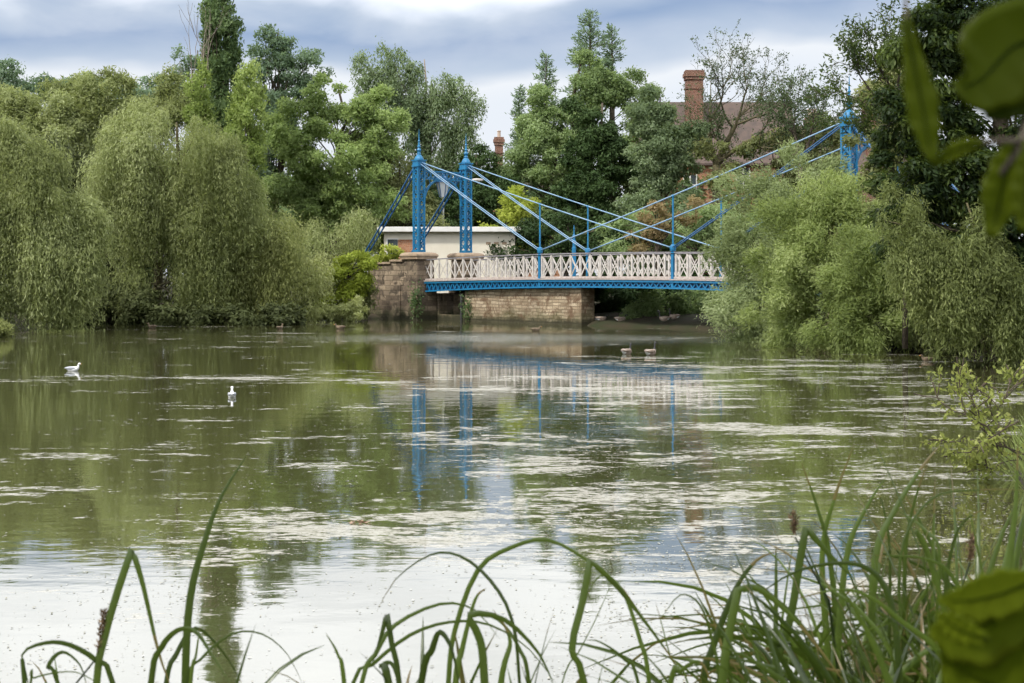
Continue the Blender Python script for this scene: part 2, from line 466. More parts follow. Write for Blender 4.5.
el_ = mth(nt, 'ADD', sp.outputs[2], mth(nt, 'MULTIPLY', mth(nt, 'SUBTRACT', n1, .5), .16))
el_ = mth(nt, 'ADD', el_, mth(nt, 'MULTIPLY', mth(nt, 'SUBTRACT', n2, .5), .035))
# darker bank of cloud lies to the left, the right is paler
el_ = mth(nt, 'SUBTRACT', el_, mth(nt, 'MULTIPLY', sp.outputs[0], .09))
cl = ramp(nt, mth(nt, 'MULTIPLY', el_, 1.6), [(0, (.60,.63,.69)), (.17, (.62,.65,.70)), (.212, (.66,.68,.71)), (.240, (.36,.43,.54)), (.285, (.22,.30,.45)), (.318, (.36,.43,.54)), (.365, (1.2,1.21,1.23)), (.60, (1.6,1.6,1.6)), (.8, (1.4,1.4,1.42)), (1, (1.35,1.37,1.42))])
bright = mixc(nt, sstep(nt, n2, .35, .75), cl, mixc(nt, .35, cl, (.66,.68,.72)))
mixs = mixc(nt, .90, mixc(nt, 1.0, sky.outputs[0], (.10,.10,.10), 'MULTIPLY'), bright)
bg = N.new('ShaderNodeBackground'); L.new(mixs, bg.inputs[0]); bg.inputs[1].default_value = 1.0
ow = N.new('ShaderNodeOutputWorld'); L.new(bg.outputs[0], ow.inputs[0])

sl = bpy.data.lights.new('sun', 'SUN'); sl.energy = 2.5; sl.angle = math.radians(6); sl.color = (1, .95, .86)
so = bpy.data.objects.new('sun', sl); COL.objects.link(so)
sd = Vector((math.sin(SUN_AZ)*math.cos(SUN_EL), math.cos(SUN_AZ)*math.cos(SUN_EL), math.sin(SUN_EL)))
so.rotation_euler = sd.to_track_quat('Z', 'Y').to_euler()
so.location = (0, 0, 60)

cd = bpy.data.cameras.new('camera'); co_ = bpy.data.objects.new('camera', cd); COL.objects.link(co_)
scene.camera = co_
cd.sensor_width = 36; cd.lens = F/1024*36
co_.location = (0, 0, CAMH); co_.rotation_euler = (math.pi/2, 0, 0)
cd.shift_y = -(341.5-HORY)/1024
cd.clip_start = .05; cd.clip_end = 6000
cd.dof.use_dof = True; cd.dof.focus_distance = 45; cd.dof.aperture_fstop = 10

vs = scene.view_settings
vs.view_transform = 'Standard'; vs.look = 'None'; vs.exposure = 0.5; vs.gamma = 1; vs.use_curve_mapping = False
cy = scene.cycles
cy.max_bounces = 4; cy.diffuse_bounces = 2; cy.glossy_bounces = 3; cy.transmission_bounces = 3
cy.transparent_max_bounces = 4; cy.caustics_reflective = False; cy.caustics_refractive = False
cy.use_denoising = True; cy.use_adaptive_sampling = True; cy.adaptive_threshold = .04
cy.sample_clamp_indirect = 6

# ------------------------------------------------------------------ terrain and water
LAKE = np.array([(-29,46),(-22.5,60),(-19,66),(-15.5,70),(-10.5,72.5),(-8.2,73),(-3.2,73.5),(3.5,63.5),(6.0,61.6),(8.4,58.5),(10.0,51),(11.5,45),
                 (13.2,40),(12.6,32),(9.2,24),(7.0,19),(5.7,16),(4.9,12.5),(4.2,8),(3.0,5.1),(1,4.5),(-3,4.5),(-12,5),(-22,14),(-27,28)], float)
def lake_sd(x, y):
    """positive inside the lake"""
    px, py = x[...,None], y[...,None]
    a = LAKE; b = np.roll(LAKE, -1, 0)
    e = b-a
    t = np.clip(((px-a[:,0])*e[:,0] + (py-a[:,1])*e[:,1])/(e**2).sum(1), 0, 1)
    dist = np.hypot(px-a[:,0]-t*e[:,0], py-a[:,1]-t*e[:,1]).min(-1)
    cross = ((a[:,1] > py) != (b[:,1] > py)) & (px < (b[:,0]-a[:,0])*(py-a[:,1])/(b[:,1]-a[:,1]+1e-12)+a[:,0])
    return np.where(cross.sum(-1) % 2 == 1, dist, -dist)

def ground_h(S, X=0, Y=0):
    return np.where(S > 0, -np.clip(S*.8, 0, 1.3), .10+.5*(1-np.exp(np.minimum(S,0)*.5)) + np.clip(-S*.02, 0, .8)-.10*np.exp(np.minimum(S,0)*4))
def grid_axis(core0, core1, step, far):
    c = np.arange(core0, core1+step, step)
    out = [c[-1]]; s = step
    while out[-1] < far: s *= 1.5; out.append(out[-1]+s)
    lo = [c[0]]; s = step
    while lo[-1] > -far: s *= 1.5; lo.append(lo[-1]-s)
    return np.array(lo[:0:-1] + list(c) + out[1:])
gx = grid_axis(-30, 14, .5, 2500); gy = grid_axis(0, 80, .5, 2500)
X, Y = np.meshgrid(gx, gy)
S = lake_sd(X, Y)
Z = ground_h(S)
Z += .03*np.sin(X*1.7+Y)*np.cos(Y*1.3)*(S<-.5)
nx, ny = len(gx), len(gy)
me = bpy.data.meshes.new('ground')
vv = np.stack([X, Y, Z], -1).reshape(-1, 3)
ii = np.arange(nx*ny).reshape(ny, nx)
ff = np.stack([ii[:-1,:-1], ii[:-1,1:], ii[1:,1:], ii[1:,:-1]], -1).reshape(-1, 4)
me.from_pydata(vv.tolist(), [], ff.tolist()); me.polygons.foreach_set('use_smooth', [True]*len(ff)); me.update()
g = bpy.data.objects.new('ground', me); COL.objects.link(g)
me.materials.append(simple('bank_earth_and_grass', (.022,.030,.008), (.040,.030,.016), rough=.95, scale=1.3, bump=.8, detail=8))
tag(g, 'earth and grass banks around the lake', kind='structure')

# water
m, nt, N, L = newmat('lake_water')
oc = objco(nt)
s = N.new('ShaderNodeSeparateXYZ'); L.new(oc, s.inputs[0])
def stretch(sx, sy):
    q = N.new('ShaderNodeMapping'); L.new(oc, q.inputs['Vector']); q.inputs['Scale'].default_value = (sx, sy, 1); return q.outputs[0]
def gauss(cx, cy, sx, sy, amp):
    a = mth(nt, 'POWER', mth(nt, 'DIVIDE', mth(nt, 'SUBTRACT', s.outputs[0], cx), sx), 2)
    a.node.inputs[0].default_value = 0
    dx = mth(nt, 'DIVIDE', mth(nt, 'SUBTRACT', s.outputs[0], cx), sx); dy = mth(nt, 'DIVIDE', mth(nt, 'SUBTRACT', s.outputs[1], cy), sy)
    r2 = mth(nt, 'ADD', mth(nt, 'MULTIPLY', dx, dx), mth(nt, 'MULTIPLY', dy, dy))
    return mth(nt, 'MULTIPLY', mth(nt, 'EXPONENT', mth(nt, 'MULTIPLY', r2, -1)), amp)
nA = noise(nt, stretch(.26, .55), 1.0, 3, .5, .3)
nB = noise(nt, stretch(1.0, 2.6), 1.0, 4, .6, .6)
nC = noise(nt, stretch(7, 13), 1.0, 5, .7, .3)
nD = noise(nt, stretch(26, 34), 1.0, 3, .7)
bias = gauss(1.6, 17, 4.6, 6.5, .058)
for gg in [(6, 27, 5, 9, .065), (.5, 12.5, 3.2, 1.6, .03), (-6.5, 15, 2.0, .9, .08), (-5, 31, 7, 1.6, .09), (1.0, 27.5, 4, 1.5, .05), (-2, 20, 2.5, 1.5, .05), (-2.2, 13.6, 1.8, 1.6, .045), (-1, 10.6, 5, 1.6, .02), (5.5, 36, 4, 4, .06), (-3, 50, 12, 4, .02), (1,7.8,8,1.5,-.05)]:
    bias = mth(nt, 'ADD', bias, gauss(*gg))
mk = mth(nt, 'ADD', mth(nt, 'ADD', mth(nt, 'MULTIPLY', nA, .34), mth(nt, 'MULTIPLY', nB, .36)), mth(nt, 'MULTIPLY', nC, .30))
mk = mth(nt, 'ADD', mk, bias)
mask = sstep(nt, mk, .575, .625)
mask = mth(nt, 'MULTIPLY', mask, ramp(nt, nD, [(.32, (.35,.35,.35)), (.48, (1,1,1))]))
mask = mth(nt, 'MULTIPLY', mask, ramp(nt, nC, [(.34, (.5,.5,.5)), (.47, (1,1,1))]))
# ripples
h = mth(nt, 'ADD', mth(nt, 'MULTIPLY', noise(nt, stretch(1.1, 2.2), 1, 3, .5), 1.0), mth(nt, 'MULTIPLY', noise(nt, stretch(5, 8), 1, 3, .5), .16))
ruf = gauss(-1.5, 51.5, 11, 4.0, 1.0)
h = mth(nt, 'ADD', h, mth(nt, 'MULTIPLY', mth(nt, 'MULTIPLY', noise(nt, stretch(1.6, 4.5), 1, 5, .75), ruf), 11.0))
bp = N.new('ShaderNodeBump'); bp.inputs['Strength'].default_value = 1; bp.inputs['Distance'].default_value = .0032
L.new(h, bp.inputs['Height'])
gl = N.new('ShaderNodeBsdfGlossy'); gl.inputs['Roughness'].default_value = .03; gl.inputs['Color'].default_value = (.97,.97,.97,1)
L.new(bp.outputs[0], gl.inputs['Normal'])
df = N.new('ShaderNodeBsdfDiffuse'); df.inputs['Color'].default_value = (.070,.072,.028,1)
fr = N.new('ShaderNodeFresnel'); fr.inputs['IOR'].default_value = 2.3; L.new(bp.outputs[0], fr.inputs['Normal'])
mx = N.new('ShaderNodeMixShader'); L.new(mth(nt, 'POWER', fr.outputs[0], .6), mx.inputs[0]); L.new(df.outputs[0], mx.inputs[1]); L.new(gl.outputs[0], mx.inputs[2])
sc_ = N.new('ShaderNodeBsdfPrincipled'); sc_.inputs['Roughness'].default_value = .55
L.new(ramp(nt, nC, [(.35, (.24,.23,.17)), (.6, (.42,.405,.36))]), sc_.inputs['Base Color'])
mx2 = N.new('ShaderNodeMixShader'); L.new(mth(nt, 'MULTIPLY', mask, .82), mx2.inputs[0]); L.new(mx.outputs[0], mx2.inputs[1]); L.new(sc_.outputs[0], mx2.inputs[2])
o = N.new('ShaderNodeOutputMaterial'); L.new(mx2.outputs[0], o.inputs[0])
mb = MB(); mb.add([(-40,2,0),(22,2,0),(22,82,0),(-40,82,0)], [(0,1,2,3)])
wt = mb.build('water', m); tag(wt, 'still brown-green lake water with pale scum', kind='structure')

# flecks of weed and feathers lying on the water
nfl = 26000
D_ = 1/(1/7.4 + R.random(nfl*3)*(1/46-1/7.4)); px_ = R.random(nfl*3)*1100-40
x_ = (px_-512)/F*D_
f_ = np.exp(-((x_-1.6)/4.5)**2-((D_-17)/7)**2) + .9*np.exp(-((x_-6)/4)**2-((D_-27)/9)**2) + .12*np.exp(-((D_-10.5)/3)**2) + .05
f_ *= (.25 + np.clip(lump(np.stack([x_*1.2, D_*2.2, x_*0], 1), 1.2), 0, 1)*1.5)
k_ = (R.random(nfl*3) < f_*.6) & (lake_sd(x_, D_) > .2)
x_, D_ = x_[k_][:nfl], D_[k_][:nfl]; n_ = len(x_)
a_ = R.random(n_)*2*math.pi
d_ = np.stack([np.cos(a_), np.sin(a_), np.zeros(n_)], 1); s_ = np.stack([-np.sin(a_), np.cos(a_), np.zeros(n_)], 1)
sz = .006*np.exp(np.clip(R.normal(size=n_),-2,1.7)*.5)*(.5+D_/12)
FL = leafmat('floating_flecks', (.08,.08,.04), (.30,.28,.20), (.50,.48,.43), .0, gain=1)
fl = leaf_object('floating_weed', np.stack([x_, D_, np.full(n_, .004)], 1), d_, s_, sz*2, sz*1.1, R.random(n_), FL, None, (0,0,0))
tag(fl, 'pale flecks of weed and feathers scattered on the lake', kind='stuff')

# ------------------------------------------------------------------ the footbridge
U = np.array([.666, -.746, 0]); Vv = np.array([.746, .666, 0])
T0 = np.array([-4.79, 72.1, 0.0]); RZ = math.atan2(-.746, .666)
SPAN, WID = 26.2, 3.15
TP = [0.0, 9.15, 17.4, SPAN]
def ztop(t): return 3.28 - .22*((t-13.1)/13.1)**2
def zdeck(t): return 2.14 - .14*((t-13.1)/13.1)**2
def zbot(t): return 1.74 - .33*((t-13.6)/13.6)**2
br = empty('suspension_footbridge', T0, RZ)
tag(br, 'blue iron footbridge with white lattice railings crossing the end of the lake', 'footbridge')

def lattice_tower(x, y, zb, zt):
    mb = MB(); hw = .195
    cs = [(x-hw,y-hw),(x+hw,y-hw),(x+hw,y+hw),(x-hw,y+hw)]
    for cx, cy in cs:
        mb.box((cx-.04, cy-.04, zb), (cx+.04, cy+.04, zt))
    # a solid plate round the foot
    mb.box((x-hw-.05, y-hw-.05, zb), (x+hw+.05, y+hw+.05, zb+.12))
    n = 11; dz = (zt-zb-.2)/n
    for i in range(n):
        a, b = zb+.12+i*dz, zb+.12+(i+1)*dz
        for k in range(4):
            p, q = cs[k], cs[(k+1)%4]
            for (z0, z1) in ((a,b),(b,a)):
                dx, dy = q[0]-p[0], q[1]-p[1]
                mb.bar((p[0],p[1],z0), (q[0],q[1],z1), .02 if k%2 else .06, .06 if k%2 else .02, up=(0,1,0) if abs(dy)<.01 else (0,0,1))
            # cross band at each diamond
        for k in range(4):
            p, q = cs[k], cs[(k+1)%4]
            mb.bar((p[0],p[1],b), (q[0],q[1],b), .02, .035)
    o = mb.build('tower', BLUE, br)
    c = MB()
    c.box((x-.27,y-.27,zt-.18),(x+.27,y+.27,zt-.10)); c.box((x-.24,y-.24,zt-.10),(x+.24,y+.24,zt+.12)); c.box((x-.28,y-.28,zt+.12),(x+.28,y+.28,zt+.18))
    c.lathe([(.25,.18),(.24,.24),(.19,.34),(.12,.42),(.09,.47)], (x,y,zt), 12)
    c.build('capital', BLUE, o)
    f = MB()
    f.lathe([(.10,.46),(.12,.50),(.07,.56),(.09,.62),(.13,.68),(.09,.74),(.055,.80),(.10,.86),(.055,.92),(.045,1.1),(.07,1.14),(.035,1.2),(.018,1.55),(.008,1.75)], (x,y,zt), 10)
    f.build('finial', BLUE, o)
    return o
ZT = 8.05
for (x, y) in ((0,0),(0,WID),(SPAN,0),(SPAN,WID)):
    lattice_tower(x, y, 3.48, ZT)
# portals: top girder and curved brackets across the deck
for x in (0, SPAN):
    mb = MB()
    mb.box((x-.06, .33, ZT-.42), (x+.06, WID-.33, ZT-.34))
    mb.box((x-.06, .33, ZT-.80), (x+.06, WID-.33, ZT-.74))
    k = 9; ys = np.linspace(.36, WID-.36, k+1)
    for i in range(k):
        mb.bar((x, ys[i], ZT-.78), (x, ys[i+1], ZT-.38), .05, .06, up=(1,0,0))
        mb.bar((x, ys[i], ZT-.38), (x, ys[i+1], ZT-.78), .05, .06, up=(1,0,0))
    for sgn, y0 in ((1,.32),(-1,WID-.32)):
        rr = 1.05; prev = None
        for j in range(11):
            th = math.pi/2*j/10
            p = (x, y0 + sgn*rr*(1-math.cos(th)), ZT-.80-rr*1.25*(1-math.sin(th)))
            if prev: mb.bar(prev, p, .10, .09, up=(1,0,0))
            if j in (2,4,6,8):
                mb.bar(p, (x, y0, p[2]+.15), .05, .05, up=(1,0,0)) if j < 6 else mb.bar(p, (x, p[1]-.1*sgn, ZT-.78), .05, .05, up=(1,0,0))
            prev = p
    mb.build('portal_arch', BLUE, br)
# hanger posts with ball heads standing on the girders, thin rods going up to the stays
def cable(p, q, r, mat, name='stay_cable', sag=.06):
    p, q = np.array(p, float), np.array(q, float)
    t = np.linspace(0,1,13)[:,None]; c = p*(1-t)+q*t; c[:,2] -= (sag*4*t*(1-t))[:,0]
    mb = MB(); mb.tube(c, r, 6); return mb.build(name, mat, br, smooth=True)
for y in (0, WID):
    s_ = -1 if y == 0 else 1
    for ti, t in enumerate((TP[1], TP[2])):
        mb = MB()
        mb.box((t-.065, y-.065, zbot(t)-.02), (t+.065, y+.065, ztop(t)-.02))
        mb.box((t-.12, y-.12, zdeck(t)-.1), (t+.12, y+.12, zdeck(t)+.02))
        mb.lathe([(.10,0),(.13,.03),(.07,.07),(.12,.12),(.14,.20),(.14,.27),(.12,.35),(.05,.39)], (t,y,ztop(t)-.05), 12)
        po = mb.build('hanger_post', BLUE, br)
        # rod up to the long stay from the nearer tower
        fx = t/TP[2] if ti == 0 else (SPAN-t)/(SPAN-TP[1])
        zl = ZT-.05 + (ztop(13)+.2-(ZT-.05))*fx - .03
        rd = MB(); rd.tube([(t,y,ztop(t)+.3),(t,y,zl)], .038, 6); rd.lathe([(.05,-.06),(.07,0),(.05,.06)], (t,y,zl), 8); rd.build('rod', BLUE, po)
    for off in (-.09, .09):
        cable((.2, y+off, ZT-.02), (TP[1], y+off, ztop(TP[1])+.18), .025, CABLE)
        cable((SPAN-.2, y+off, ZT-.02), (TP[2], y+off, ztop(TP[2])+.18), .027, BLUED)
    cable((.2, y, ZT+.04), (TP[2], y, ztop(TP[2])+.18), .032, CABLE)
    cable((SPAN-.2, y, ZT+.04), (TP[1], y, ztop(TP[1])+.18), .032, CABLE)
    for off in (-.13, .13):
        cable((-.2, y+off, ZT-.15), (-4.9, y+off, 3.2), .045, BLUED, 'back_stay')
        cable((SPAN+.2, y+off, ZT-.15), (SPAN+4.9, y+off, 3.2), .045, BLUED, 'back_stay')
    # a few ties between the back stay bars
    mb = MB()
    for k in range(1, 12):
        u = k/12; c = np.array([-.2-4.7*u, y, ZT-.15+(3.2-ZT+.15)*u]); mb.bar((c[0],y-.13,c[2]), (c[0]-.35 if k<11 else c[0],y+.13,c[2]-.35 if k<11 else c[2]), .04, .03)
    mb.build('back_stay_tie', BLUED, br)
# lattice railings
for y in (.02, WID-.02):
    t0, t1 = .35, SPAN-.35
    n = 40; ts = np.linspace(t0, t1, n+1)
    lat = MB(); rail = MB(); bot = MB()
    for i in range(n):
        a, b = ts[i], ts[i+1]
        za, zb, zA, zB = zdeck(a)+.10, zdeck(b)+.10, ztop(a)-.05, ztop(b)-.05
        lat.box((a-.045, y-.035, za-.02), (a+.045, y+.035, zA))
        # two crossed bars and a narrower pair: diamond lattice
        for (u0,v0,u1,v1) in ((0,0,1,1),(0,1,1,0)):
            big = u1-u0 == 1
            p = (a+(b-a)*u0, y+(.012 if v0<v1 else -.012), za+(zA-za)*v0); q = (a+(b-a)*u1, y+(.012 if v0<v1 else -.012), zb+(zB-zb)*v1)
            lat.bar(p, q, .018, .05 if big else .026, up=(0,0,1))
        rail.bar((a,y,zA+.05),(b,y,zB+.05), .13, .055)
        bot.bar((a,y,za-.04),(b,y,zb-.04), .10, .085)
        bot.bar((a,y-.05*(1 if y<1 else -1),zdeck(a)-.02),(b,y-.05*(1 if y<1 else -1),zdeck(b)-.02), .22, .05)
    lat.box((t1-.045, y-.035, zdeck(t1)), (t1+.045, y+.035, ztop(t1)-.05))
    pr = lat.build('railing', WHITE, br)
    rail.build('top_rail', RAILTOP, pr); bot.build('bottom_rail', PINKW, pr)
# girders under the deck: flanges, zigzag web, dark plate behind
for y in (-.02, WID+.02):
    gi = MB(); n = 78; ts = np.linspace(-.1, SPAN+.1, n+1)
    for i in range(n):
        a, b = ts[i], ts[i+1]
        gi.bar((a,y,zdeck(a)-.10),(b,y,zdeck(b)-.10), .16, .10)
        gi.bar((a,y,zbot(a)+.03),(b,y,zbot(b)+.03), .18, .07)
        m_ = (a+b)/2
        gi.bar((a,y,zbot(a)+.05),(m_,y,zdeck(m_)-.14), .05, .045, up=(0,1,0))
        gi.bar((m_,y,zdeck(m_)-.14),(b,y,zbot(b)+.05), .05, .045, up=(0,1,0))
    gg = gi.build('edge_girder', BLUE, br)
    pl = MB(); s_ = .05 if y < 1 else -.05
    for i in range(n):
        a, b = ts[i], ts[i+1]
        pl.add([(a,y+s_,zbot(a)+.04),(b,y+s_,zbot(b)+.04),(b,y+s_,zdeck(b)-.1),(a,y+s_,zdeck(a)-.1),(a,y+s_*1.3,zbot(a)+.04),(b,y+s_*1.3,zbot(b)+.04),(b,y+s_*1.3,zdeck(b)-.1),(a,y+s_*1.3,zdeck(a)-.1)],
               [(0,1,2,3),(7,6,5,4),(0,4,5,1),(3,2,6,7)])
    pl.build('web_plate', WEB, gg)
mb = MB(); ts = np.linspace(-.1, SPAN+.1, 40)
for a, b in zip(ts[:-1], ts[1:]):
    mb.bar((a,WID/2,zdeck(a)-.06),(b,WID/2,zdeck(b)-.06), WID-.25, .08)
    mb.box((a-.05,.1,zbot(a)+.1),(a+.05,WID-.1,zdeck(a)-.12))
mb.build('deck', DECK, br)

# ------------------------------------------------------------------ abutment masonry
def stone_pier(x, y, label, face=1):
    r = empty('stone_pier', T0, RZ); tag(r, label, 'stone pier', 'stone piers under the bridge towers')
    mb = MB(); h = .56
    mb.box((x-h, y-h, -1), (x+h, y+h, 3.10)); mb.box((x-h-.1, y-h-.1, -1.01), (x+h+.1, y+h+.1, 1.75))
    mb.build('shaft', STONE, r, bevel=.03)
    c = MB(); c.box((x-.68,y-.68,3.10),(x+.68,y+.68,3.22)); c.lathe([(.96,.0),(1.04,.07),(1.0,.17),(.86,.24),(.55,.27)], (x,y,3.2), 4, rot=math.pi/4)
    c.build('cap_stone', CAPST, r, bevel=.03)
    return r
stone_pier(0, 0, 'brown stone pier with rounded cap under the left blue lattice tower')
stone_pier(0, WID, 'stone pier with low cap behind the white railing, under the second blue tower')
stone_pier(SPAN, 0, 'stone pier under the far right blue tower, hidden by willows')
# wing wall running back from the first pier, stepping down
r = empty('wing_wall', T0, RZ); tag(r, 'weathered brown stepped stone wall left of the bridge tower', 'stone wall')
mb = MB()
mb.box((-1.7,-.50,-1),(-.66,.1,2.98)); mb.box((-2.9,-.47,-1),(-1.7,.1,2.86)); mb.box((-3.9,-.44,-1),(-2.9,.1,2.80))
mb.box((-4.35,-.72,-1),(-.68,-.45,1.80)); 
mb.box((-5.0,-.40,-1),(-3.9,.1,1.70))
mb.build('masonry', STONE, r, bevel=.03)
c = MB(); c.box((-3.95,-.54,2.98),(-.66,.18,3.08)); c.box((-3.9,-.56,1.805),(-.70,-.503,1.90))
c2 = MB(); c2.box((-1.75,-.60,2.985),(-.69,.18,3.10)); c2.box((-2.95,-.57,2.865),(-1.75,.18,2.98)); c2.box((-4.0,-.54,2.805),(-2.95,.18,2.90))
c2.build('coping', CAPST, r, bevel=.02)
# recess wall under the deck
r = empty('abutment_wall', T0, RZ); tag(r, 'dark recessed stone face under the bridge deck beside the pier', 'stone wall')
mb = MB(); mb.box((.2,.70,-1),(.78,WID+.4,1.36)); mb.box((.8,1.1,-.2),(.86,2.0,1.05)); mb.box((.78,.66,-1),(3.3,1.6,.28)); mb.box((1.2,1.3,.2),(3.4,1.5,1.3))
mb.build('masonry', STONE, r, bevel=.02)
p_ = MB(); p_.tube([(3.30,.10,-.5),(3.30,.10,1.38)], .07, 8); p_.build('dark_upright', simple('near_black', (.02,.02,.02), (.03,.03,.03)), r)  # thin dark upright tube where the pale wall begins
# pale wall
r = empty('lakeside_wall', T0, RZ); tag(r, 'long pale yellow sandstone wall standing in the water under the bridge', 'stone wall')
mb = MB(); ts = np.linspace(3.42, 11.0, 9)
for a, b in zip(ts[:-1], ts[1:]):
    mb.add([(a,.22,-1),(b,.22,-1),(b,.9,-1),(a,.9,-1),(a,.22,zbot(a)-.03),(b,.22,zbot(b)-.03),(b,.9,zbot(b)-.03),(a,.9,zbot(a)-.03)],
           [(0,3,2,1),(4,5,6,7),(0,1,5,4),(2,3,7,6)]+([(3,0,4,7)] if a == ts[0] else []))
mb.build('masonry', YSTONE, r)
q_ = MB(); q_.box((11.0,.14,-1),(11.75,1.0,zbot(11.4)-.03)); q_.build('end_buttress', YSTONE, r, bevel=.03)
# moss and ferns clinging to the pier foot
for i, (t_, y_, zz, n__, lab) in enumerate([(.62,-.66,.95,420,'green ferns and moss growing down the foot of the brown pier'),(3.75,.15,.55,260,'green moss tuft at the foot of the pale wall by the dark upright tube')]):
    b = T0 + U*t_ + Vv*y_ + np.array([0,0,zz])
    c = b + R.normal(size=(n__,3))*np.array([.16,.14,.42])
    d = unit(R.normal(size=(n__,3))+np.array([-.3,-.8,-.3])); s2 = unit(np.cross(d, R.normal(size=(n__,3))))
    o = leaf_object('moss', c, d, s2, np.full(n__, .16), np.full(n__, .07), R.random(n__)*.8, POP, None, (0,0,0))
    tag(o, lab, 'moss', kind='stuff')

# ------------------------------------------------------------------ blue ornamental post and lamps
def finial_post(px, pyb, pyt, D, label):
    b = P(px, pyb, D); t = P(px, pyt, D); h = t[2]-b[2]
    mb = MB(); mb.lathe([(.11,0),(.11,h*.25),(.075,h*.28),(.08,h*.42),(.11,h*.45),(.07,h*.50),(.06,h*.6),(.09,h*.63),(.035,h*.7),(.025,h*.85),(.035,h*.88),(.01,h)], (0,0,0), 10)
    mb.box((-.10,-.10,-2.6),(.10,.10,.02))
    o = mb.build('finial_post', BLUE, None); o.location = tuple(b); tag(o, label, 'post')
finial_post(574, 255, 225, 71, 'short blue spiked post behind the middle of the white railing')
b = P(443, 262, 90.5); ztp = P(443, 188, 90.5)
r = empty('street_lamp', (b[0], b[1], .8)); tag(r, 'old style lantern on a pale post seen between the two blue towers', 'street lamp')
r.scale = (1.3, 1.3, 1.3); zl = (ztp[2]-.8)/1.3-.5
mb = MB(); mb.lathe([(.12,0),(.12,1.0),(.07,1.1),(.06,zl-.3),(.09,zl-.25),(.045,zl-.2),(.05,zl-.05),(.12,zl)], (0,0,0), 10); mb.build('post', LAMPP, r)
mb = MB(); mb.lathe([(.13,0),(.16,.05),(.33,.78)], (0,0,zl), 6); la = mb.build('lantern', LAMPG, r)
mb = MB(); mb.lathe([(.42,.78),(.40,.84),(.24,1.02),(.12,1.10),(.10,1.18),(.04,1.26),(.02,1.38)], (0,0,zl), 12)
mb.build('lid', BLUED, la)
mb = MB()
for k in range(6):
    th = 2*math.pi*k/6; mb.bar((.16*math.cos(th),.16*math.sin(th),zl+.04),(.35*math.cos(th),.35*math.sin(th),zl+.8),.03,.03)
mb.build('frame', BLUED, la)
b = P(477, 180, 84)
r = empty('lamp_post', (b[0]-.6, b[1], .8)); tag(r, 'modern street light with a white head beside the second blue tower', 'street light')
mb = MB(); mb.tube([(0,0,0),(0,0,b[2]-.9)], [.09,.05], 8); mb.tube([(0,0,b[2]-.92),(.15,0,b[2]-.82),(.35,0,b[2]-.8)], .035, 6); mb.build('post', LAMPP, r)
mb = MB(); mb.lathe([(.0,-.09),(.17,-.05),(.22,0),(.16,.07),(.02,.1)], (0,0,0), 10)
o = mb.build('lamp_head', WHITE, r, smooth=True); o.scale = (1.9,1,1); o.location = (.6,0,b[2]-.8)

# ------------------------------------------------------------------ flat roofed pavilion
Dp = 84.0
a = P(384, 232, Dp); c = P(515, 232, Dp)
r = empty('pavilion', (a[0], Dp, .8)); tag(r, 'low cream flat-roofed building behind the blue towers', 'building')
wL, wz = c[0]-a[0], a[2]-.8
mb = MB(); mb.box((0,0,-1),(wL,5,wz)); mb.build('wall', CREAM, r)
mb = MB(); mb.box((-.38,-.45,wz+.003),(wL+.42,5.4,wz+.30)); mb.build('roof', ROOFW, r, bevel=.02)
x0 = (398-384)/F*Dp; x1 = (411-384)/F*Dp
mb = MB(); mb.box((x0,-.03,-.5),(x1+.3,.02,wz-.45)); mb.build('brick_panel', BRICKO, r)
mb = MB(); mb.box((.22,-.035,1.2),(x0-.02,.02,wz-.45)); wn = mb.build('window', GLASS, r)
mb = MB(); mb.box((.15,-.06,1.12),(x0+.02,.0,1.2)); mb.box((.15,-.06,wz-.45),(x0+.02,0,wz-.38)); mb.box((.15,-.06,1.2),(.22,0,wz-.45)); mb.build('frame', ROOFW, wn)
for k in range(3):
    xx = (486+k*8-384)/F*Dp
    mb = MB(); mb.box((xx,-.02,wz-.75),(xx+.28,.02,wz-.60)); mb.build('vent', CAPST, r)

